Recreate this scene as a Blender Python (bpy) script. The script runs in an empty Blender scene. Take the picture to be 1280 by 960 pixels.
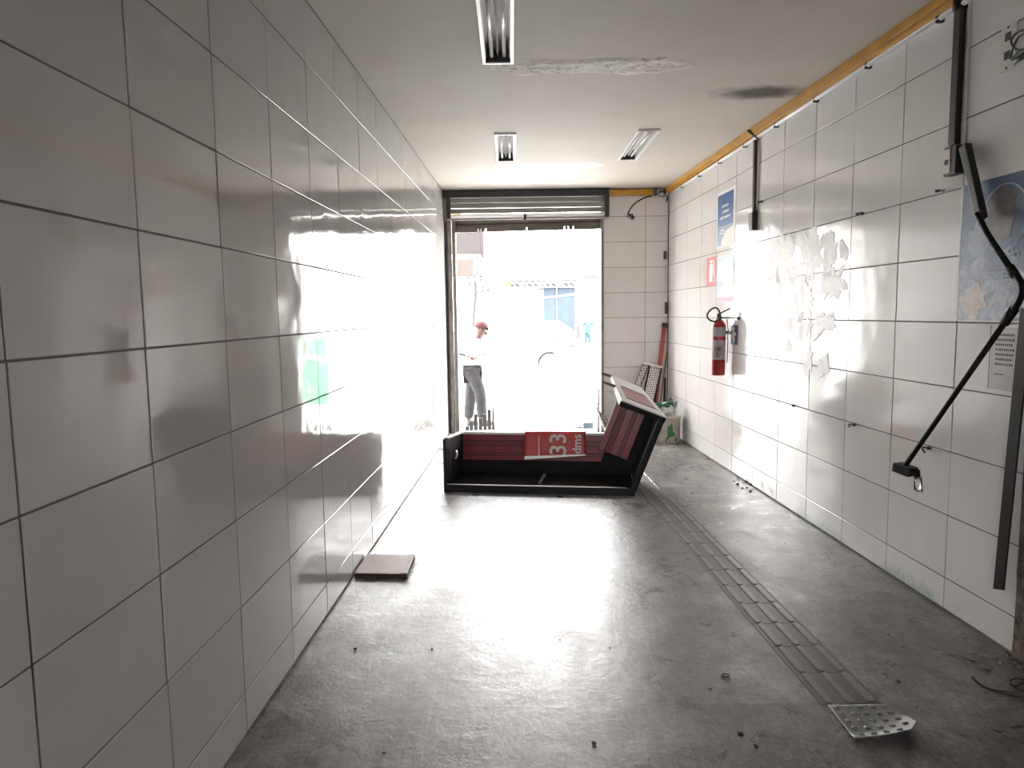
import bpy, bmesh, math, random
from mathutils import Matrix, Vector, noise
random.seed(7)
S = bpy.context.scene
PI = math.pi

# ---------------------------------------------------------------- camera
F_PX, PITCH, ROLL, CZ = 882.65, 0.1001, -0.0142, 1.5711
_c, _s = math.cos(ROLL), math.sin(ROLL)
V_R = Vector((1, 0, 0)); V_D = Vector((0, -math.sin(PITCH), -math.cos(PITCH))); V_F = Vector((0, math.cos(PITCH), -math.sin(PITCH)))
C_R = _c*V_R - _s*V_D; C_D = _s*V_R + _c*V_D
CAM = Vector((0, 0, CZ))
cam_data = bpy.data.cameras.new('camera'); cam = bpy.data.objects.new('camera', cam_data)
S.collection.objects.link(cam); S.camera = cam
cam_data.sensor_fit = 'HORIZONTAL'; cam_data.sensor_width = 36.0; cam_data.lens = F_PX/1280*36.0
cam_data.clip_start = 0.05; cam_data.clip_end = 300
m = Matrix.Identity(4)
for i in range(3):
    m[i][0] = C_R[i]; m[i][1] = -C_D[i]; m[i][2] = -V_F[i]; m[i][3] = CAM[i]
cam.matrix_world = m

# ---------------------------------------------------------------- world, sky, exposure
SKY = 31.0
w = bpy.data.worlds.new('sky'); S.world = w; w.use_nodes = True
nt = w.node_tree; bg = nt.nodes['Background']
bg.inputs[1].default_value = SKY
tc = nt.nodes.new('ShaderNodeTexCoord'); sp = nt.nodes.new('ShaderNodeSeparateXYZ'); cr = nt.nodes.new('ShaderNodeValToRGB')
nt.links.new(tc.outputs['Generated'], sp.inputs[0]); nt.links.new(sp.outputs[2], cr.inputs[0]); nt.links.new(cr.outputs[0], bg.inputs[0])
cr.color_ramp.elements[0].position = 0.0; cr.color_ramp.elements[0].color = (1.0, 0.965, 0.935, 1)
cr.color_ramp.elements[1].position = 1.0; cr.color_ramp.elements[1].color = (0.92, 0.96, 1.0, 1)
S.view_settings.view_transform = 'Standard'; S.view_settings.look = 'None'
S.view_settings.exposure = 0.0; S.view_settings.gamma = 1.0; S.view_settings.use_curve_mapping = False
S.cycles.use_denoising = True; S.cycles.max_bounces = 12; S.cycles.diffuse_bounces = 8; S.cycles.glossy_bounces = 5
S.cycles.caustics_reflective = True; S.cycles.sample_clamp_indirect = 20.0

# ---------------------------------------------------------------- helpers
XL, KL, XR, KR, YE, ZC = -1.0866, 0.0272, 2.3563, -0.0351, 9.1944, 3.1265
def ray(x, y): return V_F + C_R*((x-640)/F_PX) + C_D*((y-480)/F_PX)
def fl(x, y, z=0.0): d = ray(x, y); return CAM + d*((z-CZ)/d.z)          # point of a horizontal plane
def at(x, y, Y): d = ray(x, y); return CAM + d*(Y/d.y)                  # point of a plane across the room
MR = Matrix.Translation((XR, 0, 0)) @ Matrix.Rotation(-math.atan(KR), 4, 'Z')
ML = Matrix.Translation((XL, 0, 0)) @ Matrix.Rotation(-math.atan(KL), 4, 'Z')
def onR(x, y, off=0.0):                                                 # (y, z) of a point on the right wall, wall frame
    d = ray(x, y); t = (XR-off)/(d.x-KR*d.y); q = MR.inverted() @ (CAM + d*t); return q.y, q.z
def tag(o, label=None, cat=None, group=None, kind=None):
    if label: o['label'] = label
    if cat: o['category'] = cat
    if group: o['group'] = group
    if kind: o['kind'] = kind
    return o
def W(o):
    return (W(o.parent) @ o.matrix_basis) if o.parent else o.matrix_basis.copy()
def thing(name, label, cat, loc=(0, 0, 0), rotz=0.0, group=None):
    o = bpy.data.objects.new(name, None); S.collection.objects.link(o)
    o.location = loc; o.rotation_euler = (0, 0, rotz); o.empty_display_size = 0.1
    return tag(o, label, cat, group)
class MB:
    def __init__(s, M=None): s.bm = bmesh.new(); s.M = M or Matrix.Identity(4)
    def v(s, p): return s.bm.verts.new(s.M @ Vector(p))
    def box(s, x0, x1, y0, y1, z0, z1, M=None):
        M = M or Matrix.Identity(4)
        vs = [s.v(M @ Vector((x, y, z))) for x in (x0, x1) for y in (y0, y1) for z in (z0, z1)]
        for f in ((0, 1, 3, 2), (4, 6, 7, 5), (0, 4, 5, 1), (2, 3, 7, 6), (0, 2, 6, 4), (1, 5, 7, 3)):
            s.bm.faces.new([vs[i] for i in f])
        return s
    def hexa(s, a, b):                                                  # two quads joined
        A = [s.v(p) for p in a]; B = [s.v(p) for p in b]
        s.bm.faces.new(A[::-1]); s.bm.faces.new(B); n = len(A)
        for i in range(n): s.bm.faces.new((A[i], A[(i+1) % n], B[(i+1) % n], B[i]))
        return s
    def prism(s, poly, vec):
        vec = Vector(vec); return s.hexa([Vector(p) for p in poly], [Vector(p)+vec for p in poly])
    def tube(s, pts, r, n=10, cap=True):
        pts = [Vector(p) for p in pts]; rs = r if isinstance(r, (list, tuple)) else [r]*len(pts)
        rings = []; up = None
        for i, p in enumerate(pts):
            t = (pts[min(i+1, len(pts)-1)]-pts[max(i-1, 0)]).normalized()
            if up is None: up = t.orthogonal().normalized()
            up = (up - t*up.dot(t)); up = up.normalized() if up.length > 1e-6 else t.orthogonal().normalized()
            b = t.cross(up)
            rings.append([s.v(p + (up*math.cos(a)+b*math.sin(a))*rs[i]) for a in [2*PI*k/n for k in range(n)]])
        for A, B in zip(rings, rings[1:]):
            for k in range(n): s.bm.faces.new((A[k], A[(k+1) % n], B[(k+1) % n], B[k]))
        if cap: s.bm.faces.new(rings[0][::-1]); s.bm.faces.new(rings[-1])
        return s
    def lathe(s, prof, c=(0, 0, 0), n=24, wob=0.0):
        c = Vector(c); rings = []
        for r, z in prof:
            rings.append([s.v(c+Vector((r*(1+wob*math.sin(3*a+z*9))*math.cos(a), r*(1+wob*math.cos(2*a))*math.sin(a), z))) for a in [2*PI*k/n for k in range(n)]])
        for A, B in zip(rings, rings[1:]):
            for k in range(n): s.bm.faces.new((A[k], A[(k+1) % n], B[(k+1) % n], B[k]))
        s.bm.faces.new(rings[0][::-1]); s.bm.faces.new(rings[-1]); return s
    def face(s, pts): s.bm.faces.new([s.v(p) for p in pts]); return s
    def build(s, name, mat, parent=None, bevel=0.0, smooth=False, subd=0):
        bmesh.ops.remove_doubles(s.bm, verts=s.bm.verts, dist=1e-6)
        bmesh.ops.recalc_face_normals(s.bm, faces=s.bm.faces)
        if bevel: bmesh.ops.bevel(s.bm, geom=[e for e in s.bm.edges if len(e.link_faces) == 2 and e.calc_face_angle(0) > 0.5], offset=bevel, segments=2, affect='EDGES', profile=0.6)
        if parent: s.bm.transform(W(parent).inverted())
        me = bpy.data.meshes.new(name); s.bm.to_mesh(me); s.bm.free()
        o = bpy.data.objects.new(name, me); S.collection.objects.link(o)
        if parent: o.parent = parent
        me.materials.append(mat)
        if smooth:
            for p in me.polygons: p.use_smooth = True
        if subd: sm = o.modifiers.new('sub', 'SUBSURF'); sm.levels = sm.render_levels = subd
        return o
def smoothpath(pts, n=6):                                               # Catmull-Rom
    pts = [Vector(p) for p in pts]; P = [pts[0]]+pts+[pts[-1]]; out = []
    for i in range(1, len(P)-2):
        for k in range(n):
            t = k/n; a, b, c, d = P[i-1], P[i], P[i+1], P[i+2]
            out.append(0.5*((2*b)+(c-a)*t+(2*a-5*b+4*c-d)*t*t+(3*b-a-3*c+d)*t**3))
    return out+[pts[-1]]
def text_mesh(name, body, size, M, mat, parent, extrude=0.0006, xs=1.0):
    cu = bpy.data.curves.new(name, 'FONT'); cu.body = body; cu.size = size; cu.extrude = extrude; cu.align_x = 'CENTER'; cu.align_y = 'CENTER'; cu.resolution_u = 3
    cu.offset = size*0.012
    t = bpy.data.objects.new(name, cu); S.collection.objects.link(t)
    me = bpy.data.meshes.new_from_object(t.evaluated_get(bpy.context.evaluated_depsgraph_get()))
    bpy.data.objects.remove(t); me.name = name
    me.transform(W(parent).inverted() @ M @ Matrix.Diagonal((xs, 1, 1, 1)))
    o = bpy.data.objects.new(name, me); S.collection.objects.link(o); o.parent = parent
    me.materials.clear(); me.materials.append(mat); return o

# ---------------------------------------------------------------- materials
def mat(name, col, rough=0.5, metal=0.0, spec=0.5, var=0.0, vscale=8.0, bump=0.0, bscale=40.0, coat=0.0, trans=0.0, rvar=0.0):
    m = bpy.data.materials.new(name); m.use_nodes = True; nt = m.node_tree; N = nt.nodes; Lk = nt.links
    b = N['Principled BSDF']; b.inputs['Base Color'].default_value = (*col, 1); b.inputs['Roughness'].default_value = rough
    b.inputs['Metallic'].default_value = metal; b.inputs['Specular IOR Level'].default_value = spec
    b.inputs['Coat Weight'].default_value = coat; b.inputs['Transmission Weight'].default_value = trans
    if var or bump or rvar:
        tc = N.new('ShaderNodeTexCoord')
    if var or rvar:
        n = N.new('ShaderNodeTexNoise'); n.inputs['Scale'].default_value = vscale; n.inputs['Detail'].default_value = 6; n.inputs['Roughness'].default_value = 0.65
        Lk.new(tc.outputs['Object'], n.inputs['Vector'])
    if var:
        r = N.new('ShaderNodeValToRGB'); e = r.color_ramp.elements
        e[0].position = 0.3; e[1].position = 0.7
        e[0].color = (*[c*(1-var) for c in col], 1); e[1].color = (*[min(1, c*(1+var)) for c in col], 1)
        Lk.new(n.outputs['Fac'], r.inputs[0]); Lk.new(r.outputs[0], b.inputs['Base Color'])
    if rvar:
        r = N.new('ShaderNodeMapRange'); r.inputs['From Min'].default_value = .3; r.inputs['From Max'].default_value = .7
        r.inputs['To Min'].default_value = max(0, rough-rvar); r.inputs['To Max'].default_value = rough+rvar
        Lk.new(n.outputs['Fac'], r.inputs['Value']); Lk.new(r.outputs[0], b.inputs['Roughness'])
    if bump:
        n2 = N.new('ShaderNodeTexNoise'); n2.inputs['Scale'].default_value = bscale; n2.inputs['Detail'].default_value = 5
        Lk.new(tc.outputs['Object'], n2.inputs['Vector'])
        bp = N.new('ShaderNodeBump'); bp.inputs['Strength'].default_value = 1.0; bp.inputs['Distance'].default_value = bump
        Lk.new(n2.outputs['Fac'], bp.inputs['Height']); Lk.new(bp.outputs[0], b.inputs['Normal'])
    return m
class NG:                                                               # tiny node builder
    def __init__(s, m): s.nt = m.node_tree; s.N = s.nt.nodes; s.b = s.N['Principled BSDF']
    def new(s, t, **k):
        n = s.N.new(t)
        for a, v in k.items(): setattr(n, a, v)
        return n
    def link(s, a, b): s.nt.links.new(a, b)
    def pos(s): return s.new('ShaderNodeNewGeometry').outputs['Position']
    def mapping(s, vec, scale=(1, 1, 1), loc=(0, 0, 0)):
        n = s.new('ShaderNodeMapping'); n.inputs['Scale'].default_value = scale; n.inputs['Location'].default_value = loc; s.link(vec, n.inputs['Vector']); return n.outputs[0]
    def noise(s, vec, scale, detail=5, rough=0.6, dist=0.0):
        n = s.new('ShaderNodeTexNoise'); n.inputs['Scale'].default_value = scale; n.inputs['Detail'].default_value = detail; n.inputs['Roughness'].default_value = rough; n.inputs['Distortion'].default_value = dist
        s.link(vec, n.inputs['Vector']); return n.outputs['Fac']
    def ramp(s, fac, stops):
        n = s.new('ShaderNodeValToRGB'); e = n.color_ramp.elements
        while len(e) < len(stops): e.new(0.5)
        for el, (p, c) in zip(e, stops): el.position = p; el.color = (*c, 1) if isinstance(c, tuple) else (c, c, c, 1)
        s.link(fac, n.inputs[0]); return n.outputs[0]
    def mix(s, fac, a, b, mode='MIX'):
        n = s.new('ShaderNodeMix', data_type='RGBA', blend_type=mode)
        for sock, v in ((n.inputs[0], fac), (n.inputs[6], a), (n.inputs[7], b)):
            if hasattr(v, 'is_output') or hasattr(v, 'links'): s.link(v, sock)
            elif isinstance(v, tuple): sock.default_value = (*v, 1)
            else: sock.default_value = v if sock == n.inputs[0] else (v, v, v, 1)
        return n.outputs[2]
    def math(s, op, a, b=None, c=None):
        n = s.new('ShaderNodeMath', operation=op)
        for i, v in enumerate((a, b, c)):
            if v is None: continue
            if hasattr(v, 'links'): s.link(v, n.inputs[i])
            else: n.inputs[i].default_value = v
        return n.outputs[0]
    def bump(s, h, dist, strength=1.0):
        n = s.new('ShaderNodeBump'); n.inputs['Distance'].default_value = dist; n.inputs['Strength'].default_value = strength
        s.link(h, n.inputs['Height']); s.link(n.outputs[0], s.b.inputs['Normal'])

def tile_material(name, base, mould=False, r0=0.035, r1=0.10):
    m = mat(name, base, 0.1); g = NG(m); p = g.pos()
    oi = g.new('ShaderNodeObjectInfo')
    smudge = g.noise(p, 2.2, 6, 0.7, 0.6)
    col = g.ramp(smudge, [(0.3, tuple(c*0.93 for c in base)), (0.65, base)])
    rnd = g.ramp(oi.outputs['Random'], [(0, 0.94), (1, 1.0)])
    col = g.mix(1.0, col, rnd, 'MULTIPLY')
    if mould:                                                           # grime and teal bloom rising from the skirting
        sx = g.new('ShaderNodeSeparateXYZ'); g.link(p, sx.inputs[0])
        h = g.math('MULTIPLY', sx.outputs[2], 4.5)
        n = g.noise(g.mapping(p, (1, 1, 0.6)), 28, 5, 0.75); 
        def win(c_, w_): return g.math('MAXIMUM', g.math('SUBTRACT', 1.0, g.math('DIVIDE', g.math('ABSOLUTE', g.math('SUBTRACT', sx.outputs[1], c_)), w_)), 0.0)
        big = g.math('MINIMUM', g.math('MULTIPLY', g.math('ADD', win(4.95, 0.55), g.math('MULTIPLY', win(3.86, 0.42), 1.0)), 2.0), 1.0)
        k = g.math('SUBTRACT', g.math('ADD', n, g.math('MULTIPLY', big, 0.62)), g.math('ADD', h, 0.72))
        fac = g.ramp(k, [(0.0, 0.0), (0.25, 0.5)])
        col = g.mix(fac, col, (0.24, 0.38, 0.33))
    g.link(col, g.b.inputs['Base Color'])
    rg = g.noise(p, 5.0, 4, 0.6, 0.4)
    g.link(g.ramp(rg, [(0.35, r0), (0.7, r1)]), g.b.inputs['Roughness'])
    g.bump(g.math('ADD', g.noise(p, 3.0, 2, 0.5), g.math('MULTIPLY', g.noise(p, 60, 2, 0.5), 0.012)), 0.0035)
    return m
M = {}
M['tile_l'] = tile_material('glazed_tile_left', (0.55, 0.53, 0.515))  # same tile as the right wall; its weaker light is put into the colour
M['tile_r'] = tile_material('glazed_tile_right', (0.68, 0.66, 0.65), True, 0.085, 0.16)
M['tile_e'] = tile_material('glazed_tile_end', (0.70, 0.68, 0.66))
M['grout'] = mat('grout', (0.13, 0.115, 0.105), 0.9, var=0.3, vscale=6, bump=0.001)
M['grey_paint'] = mat('grey_plaster', (0.5, 0.48, 0.45), 0.8, var=0.12, bump=0.002, bscale=15)
# ceiling: flat paint, its scorch mark and hairline scratches
m = mat('ceiling_paint', (0.56, 0.52, 0.47), 0.75); g = NG(m); p = g.pos()
base = g.ramp(g.noise(p, 1.3, 6, 0.6), [(0.3, (0.53, 0.49, 0.44)), (0.7, (0.60, 0.56, 0.51))])
sc = g.mapping(p, (1/0.42, 1/0.20, 0), (-1.83/0.42, -5.27/0.20, 0))
ln = g.new('ShaderNodeVectorMath', operation='LENGTH'); g.link(sc, ln.inputs[0])
dd = g.math('ADD', ln.outputs['Value'], g.math('MULTIPLY', g.math('SUBTRACT', g.noise(p, 9, 4, 0.6), 0.5), 0.7))
fac = g.ramp(dd, [(0.35, 0.95), (0.65, 0.5), (1.1, 0.0)])
col = g.mix(fac, base, (0.07, 0.055, 0.045))
wv = g.noise(g.mapping(p, (0.35, 1.6, 1)), 2.6, 8, 0.75, 1.5)
col = g.mix(g.ramp(wv, [(0.495, 0.0), (0.5, 0.22), (0.505, 0.0)]), col, (0.75, 0.73, 0.7))
g.link(col, g.b.inputs['Base Color']); g.bump(g.noise(p, 14, 5, 0.6), 0.0018); M['ceiling'] = m
m = mat('bare_plaster', (0.75, 0.72, 0.68), 0.85); g = NG(m); p = g.pos()
g.link(g.ramp(g.noise(p, 16, 6, 0.7, 1.0), [(0.36, (0.46, 0.42, 0.38)), (0.48, (0.82, 0.79, 0.74)), (0.7, (0.9, 0.88, 0.84))]), g.b.inputs['Base Color'])
g.bump(g.noise(p, 30, 6, 0.7), 0.006); M['plaster'] = m
M['fresh_filler'] = mat('fresh_filler', (0.66, 0.625, 0.58), 0.7, var=0.05, bump=0.001)
# floor: burnished worn concrete
m = mat('worn_concrete', (0.3, 0.3, 0.3), 0.35); g = NG(m); p = g.pos()
big = g.noise(p, 1.1, 8, 0.62, 0.8); mid = g.noise(p, 5.0, 8, 0.7, 0.5); fine = g.noise(p, 45, 4, 0.7)
c1 = g.ramp(big, [(0.28, (0.095, 0.088, 0.083)), (0.5, (0.165, 0.155, 0.148)), (0.72, (0.27, 0.257, 0.245))])
c2 = g.ramp(mid, [(0.34, 0.36), (0.5, 0.84), (0.66, 1.5)])
col = g.mix(1.0, c1, c2, 'MULTIPLY')
col = g.mix(1.0, col, g.ramp(fine, [(0.35, 0.62), (0.65, 1.25)]), 'MULTIPLY')
spots = g.noise(p, 7.0, 3, 0.5, 0.2)
col = g.mix(g.ramp(spots, [(0.63, 0.0), (0.69, 0.65)]), col, (0.075, 0.055, 0.045))
specks = g.new('ShaderNodeTexVoronoi'); specks.inputs['Scale'].default_value = 9; g.link(p, specks.inputs['Vector'])
col = g.mix(g.ramp(specks.outputs['Distance'], [(0.035, 0.85), (0.06, 0.0)]), col, (0.03, 0.028, 0.026))
scr = g.noise(g.mapping(p, (2.2, 0.5, 1)), 3.0, 10, 0.8, 2.0)
col = g.mix(g.ramp(scr, [(0.48, 0.0), (0.5, 0.35), (0.52, 0.0)]), col, (0.5, 0.49, 0.47))
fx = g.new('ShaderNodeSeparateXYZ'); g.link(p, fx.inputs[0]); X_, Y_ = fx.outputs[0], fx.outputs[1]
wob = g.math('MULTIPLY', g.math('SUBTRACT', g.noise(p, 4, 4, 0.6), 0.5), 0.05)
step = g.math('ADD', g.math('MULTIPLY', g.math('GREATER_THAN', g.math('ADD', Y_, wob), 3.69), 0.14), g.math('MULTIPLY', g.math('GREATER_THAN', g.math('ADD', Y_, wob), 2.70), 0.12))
col = g.mix(1.0, col, g.ramp(g.math('ADD', step, 0.0), [(0.0, 0.80), (0.26, 1.06)]), 'MULTIPLY')   # three zones, stepping darker toward the camera
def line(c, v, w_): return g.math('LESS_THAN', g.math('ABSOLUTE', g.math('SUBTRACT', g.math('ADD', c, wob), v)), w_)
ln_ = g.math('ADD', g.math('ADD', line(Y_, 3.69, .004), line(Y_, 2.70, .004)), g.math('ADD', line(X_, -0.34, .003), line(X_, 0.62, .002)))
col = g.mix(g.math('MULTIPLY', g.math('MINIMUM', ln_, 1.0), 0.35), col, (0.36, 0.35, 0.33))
brown = g.noise(p, 2.3, 5, 0.65, 0.8)
col = g.mix(g.ramp(brown, [(0.56, 0.0), (0.68, 0.6)]), col, (0.10, 0.075, 0.06))
g.link(col, g.b.inputs['Base Color'])
g.link(g.ramp(g.noise(p, 3.5, 8, 0.7, 0.6), [(0.3, 0.20), (0.7, 0.46)]), g.b.inputs['Roughness'])
g.b.inputs['Specular IOR Level'].default_value = 0.6
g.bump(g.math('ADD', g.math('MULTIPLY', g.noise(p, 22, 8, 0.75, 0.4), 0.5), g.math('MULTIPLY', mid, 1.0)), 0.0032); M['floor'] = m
M['black_metal'] = mat('black_painted_metal', (0.008, 0.008, 0.010), 0.55, spec=0.22, var=0.5, vscale=5, rvar=0.12)
M['black_scuffed'] = mat('scuffed_black_laminate', (0.006, 0.007, 0.010), 0.6, spec=0.2, var=0.6, vscale=9, bump=0.0006)
M['red_slat'] = mat('dark_red_ribbed_plastic', (0.21, 0.018, 0.030), 0.35, var=0.25, vscale=5)
M['red_groove'] = mat('dark_groove', (0.03, 0.006, 0.008), 0.6)
M['white_edge'] = mat('white_edging', (0.72, 0.70, 0.68), 0.4, var=0.1)
M['pink_board'] = mat('faded_pink_board', (0.45, 0.26, 0.26), 0.55, var=0.15)
M['chipped'] = mat('chipped_chipboard_edge', (0.35, 0.30, 0.25), 0.8, var=0.5, vscale=25, bump=0.002)
M['paper_red'] = mat('red_print', (0.50, 0.034, 0.042), 0.45, var=0.12, vscale=5)
M['paper_white'] = mat('white_paper', (0.72, 0.70, 0.68), 0.6)
M['aluminium'] = mat('brushed_aluminium', (0.55, 0.55, 0.55), 0.35, metal=1.0, rvar=0.1)
M['shutter'] = mat('galvanised_shutter', (0.22, 0.22, 0.20), 0.6, metal=0.0, var=0.12, vscale=4)
M['shutter_edge'] = mat('bright_shutter_bar', (0.8, 0.8, 0.78), 0.3, metal=0.6)
M['dirty_slat'] = mat('dirty_green_brown_slat', (0.13, 0.115, 0.09), 0.6, var=0.3, vscale=5)
M['frame_dark'] = mat('dark_shutter_casing', (0.018, 0.017, 0.02), 0.5, var=0.3)
M['rail'] = mat('dull_grey_rail', (0.20, 0.18, 0.16), 0.5, var=0.35, vscale=7, metal=0.3)
M['white_enamel'] = mat('white_enamel', (0.86, 0.86, 0.85), 0.3)
M['reflector'] = mat('mirror_reflector', (0.62, 0.60, 0.58), 0.42, metal=1.0, rvar=0.05)
M['tube_glass'] = mat('opal_tube', (0.9, 0.9, 0.9), 0.15)
M['dark_void'] = mat('dark_inner_end', (0.02, 0.018, 0.017), 0.6)
M['yellow'] = mat('yellow_painted_trunking', (0.52, 0.27, 0.035), 0.4, var=0.2, vscale=4)
M['conduit_brown'] = mat('grey_brown_conduit', (0.05, 0.04, 0.035), 0.5, var=0.25)
M['conduit_black'] = mat('black_conduit', (0.007, 0.0065, 0.0065), 0.6, spec=0.25, var=0.3)
M['conduit_grey'] = mat('dark_grey_conduit', (0.018, 0.017, 0.016), 0.5, var=0.2)
M['steel_pipe'] = mat('pale_galvanised_pipe', (0.85, 0.87, 0.9), 0.3)
M['plastic_white'] = mat('aged_white_plastic', (0.60, 0.56, 0.53), 0.45)
M['rubber_grey'] = mat('grey_rubber_tile', (0.125, 0.12, 0.117), 0.42, var=0.2, vscale=12, bump=0.0004, rvar=0.08)
M['rubber_bar'] = mat('worn_rubber_bar', (0.19, 0.185, 0.18), 0.36, var=0.25, vscale=14)
M['rubber_pale'] = mat('pale_rubber_mat', (0.20, 0.205, 0.205), 0.38, var=0.3, vscale=7)
M['wood'] = mat('reddish_wood', (0.20, 0.115, 0.085), 0.5, var=0.3, vscale=22, bump=0.0008)
M['wood_dark'] = mat('dark_board_edge', (0.018, 0.012, 0.010), 0.6)
M['ext_red'] = mat('extinguisher_red', (0.36, 0.012, 0.018), 0.3, coat=0.4)
M['label_grey'] = mat('grey_label', (0.42, 0.40, 0.40), 0.5)
M['print_dark'] = mat('dark_print', (0.03, 0.03, 0.035), 0.6)
M['black_rubber'] = mat('black_rubber', (0.012, 0.012, 0.012), 0.4)
M['blue_print'] = mat('blue_poster_print', (0.028, 0.10, 0.26), 0.35, var=0.1)
M['navy_print'] = mat('navy_print', (0.02, 0.025, 0.14), 0.4)
M['teal_print'] = mat('grey_teal_print', (0.16, 0.24, 0.33), 0.4, var=0.2)
M['pink_print'] = mat('pink_print', (0.62, 0.13, 0.22), 0.5)
M['sign_red'] = mat('sign_red', (0.62, 0.045, 0.035), 0.45)
M['glue'] = mat('dried_glue_residue', (0.56, 0.54, 0.53), 0.42, spec=0.28, var=0.10, vscale=12, bump=0.0015, bscale=60, rvar=0.1)
M['bucket'] = mat('dirty_cream_bucket', (0.52, 0.48, 0.40), 0.6, var=0.2, vscale=9)
M['paint_green'] = mat('spilt_green_paint', (0.03, 0.17, 0.06), 0.5, var=0.3, vscale=20)
M['bag'] = mat('plastic_bag', (0.55, 0.55, 0.52), 0.35, var=0.2, vscale=12)
M['bag_green'] = mat('green_bag_print', (0.035, 0.14, 0.09), 0.4, var=0.3, vscale=20)
M['dark_cloth'] = mat('dark_cloth', (0.035, 0.033, 0.035), 0.8, var=0.4)
M['red_handle'] = mat('red_painted_handle', (0.36, 0.07, 0.055), 0.45, var=0.2)
M['tin'] = mat('perforated_tin', (0.60, 0.58, 0.55), 0.35, metal=0.7, var=0.2, vscale=14)
M['olive'] = mat('olive_stick', (0.17, 0.16, 0.08), 0.6, var=0.2)
M['rubble'] = mat('broken_mortar', (0.11, 0.09, 0.075), 0.95, var=0.7, vscale=18, bump=0.02, bscale=14)
M['brick'] = mat('broken_clay_brick', (0.10, 0.065, 0.05), 0.9, var=0.4, vscale=14, bump=0.006, bscale=30)
M['chunk'] = mat('concrete_crumb', (0.17, 0.165, 0.16), 0.9, var=0.5, vscale=20)
M['clear'] = mat('clear_plastic', (0.9, 0.92, 0.92), 0.1, trans=0.9)
M['green_wire'] = mat('dark_green_cable', (0.012, 0.035, 0.035), 0.45)
# outside
M['pavement'] = mat('pale_pavement', (0.50, 0.49, 0.47), 0.8, var=0.08)
M['asphalt'] = mat('pale_asphalt', (0.33, 0.33, 0.33), 0.85, var=0.1)  # pale grey base colour with slight noise
M['white_wall'] = mat('white_facade', (0.8, 0.79, 0.77), 0.8, var=0.04)
M['brown_sign'] = mat('brown_signboard', (0.017, 0.012, 0.012), 0.6, var=0.15)
M['pinkish_sign'] = mat('beige_pink_signboard', (0.036, 0.027, 0.023), 0.7, var=0.1)
M['canopy_blue'] = mat('deep_blue_panel', (0.013, 0.024, 0.040), 0.7, var=0.3, vscale=0.7)
M['canopy_grey'] = mat('grey_fascia', (0.014, 0.015, 0.018), 0.7, var=0.2)
M['truss_white'] = mat('white_truss', (0.7, 0.7, 0.7), 0.6)
M['yellow_ext'] = mat('yellow_awning_cloth', (0.55, 0.36, 0.03), 0.6)
M['green_ext'] = mat('green_kiosk_paint', (0.14, 0.40, 0.24), 0.5)
M['car_white'] = mat('white_car_paint', (0.8, 0.8, 0.8), 0.2, coat=0.6)
M['car_dark'] = mat('car_glass_and_tyre', (0.012, 0.012, 0.013), 0.5)
M['skin'] = mat('skin', (0.06, 0.027, 0.017), 0.6)
M['cap'] = mat('red_cap_cloth', (0.055, 0.008, 0.012), 0.8)
M['jeans'] = mat('charcoal_trousers', (0.035, 0.034, 0.035), 0.9, var=0.35, vscale=9, bump=0.004, bscale=18, spec=0.1)
M['shirt'] = mat('white_shirt', (0.75, 0.75, 0.75), 0.8)
M['shoe'] = mat('dark_shoe', (0.03, 0.03, 0.03), 0.6)
M['cyan_cloth'] = mat('cyan_clothing', (0.010, 0.035, 0.05), 0.7)
M['gate_metal'] = mat('rusty_grey_gate', (0.007, 0.005, 0.0045), 0.6, var=0.3)
M['blue_box'] = mat('slate_blue_plastic', (0.016, 0.030, 0.040), 0.6)
M['slat_grey'] = mat('grey_louvre', (0.22, 0.21, 0.20), 0.6)
M['bark'] = mat('bark', (0.02, 0.018, 0.016), 0.9)
M['leafy'] = mat('sparse_leaves', (0.014, 0.014, 0.013), 0.9)

# ---------------------------------------------------------------- setting
YB = -3.6                                                               # rear of the shop, behind the camera
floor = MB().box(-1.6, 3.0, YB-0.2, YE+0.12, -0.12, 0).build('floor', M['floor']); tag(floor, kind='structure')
fixtures = [(-0.058, 3.42, 4.55), (-0.029, 6.32, 7.40), (1.211, 6.26, 7.41)]
# ceiling with three recesses for the light fittings
xs = sorted({-1.6, 3.0} | {round(x+s*0.082, 4) for x, *_ in fixtures for s in (-1, 1)}); ys = sorted({YB-0.2, YE+0.2} | {v for f in fixtures for v in f[1:]})
mb = MB()
for a, b in zip(xs, xs[1:]):
    for c, d in zip(ys, ys[1:]):
        cx, cy = (a+b)/2, (c+d)/2
        if any(abs(cx-x) < 0.083 and y0 < cy < y1 for x, y0, y1 in fixtures): continue
        mb.box(a, b, c, d, ZC, ZC+0.15)
ceiling = mb.build('ceiling', M['ceiling']); tag(ceiling, kind='structure')
def ceil_patch(x0, x1, y0, y1, mt, h, seed, name):
    mb = MB(); nx, ny = 60, 14; g = {}
    for i in range(nx+1):
        for j in range(ny+1):
            u, v = i/nx, j/ny; t = min(1, 4.5*min(u, 1-u)+0.15)
            x = x0+(x1-x0)*u; n1 = noise.noise((x*5, seed, 0)); n2 = noise.noise((x*5, seed+9, 0))
            ya = (y0+y1)/2-(y1-y0)/2*t*(1+0.45*n1); yb = (y0+y1)/2+(y1-y0)/2*t*(1+0.45*n2); y = ya+(yb-ya)*v
            e = min(1, 5*min(v, 1-v))*min(1, 10*min(u, 1-u))
            z = ZC+0.002-e*(0.004+h*(0.5+noise.noise((x*14, y*22, seed)))) if 0 < v < 1 and 0 < u < 1 else ZC+0.002
            g[i, j] = mb.v((x, y, z))
    for i in range(nx):
        for j in range(ny): mb.bm.faces.new((g[i, j], g[i+1, j], g[i+1, j+1], g[i, j+1]))
    return mb.build(name, mt, ceiling, smooth=True)
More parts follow.
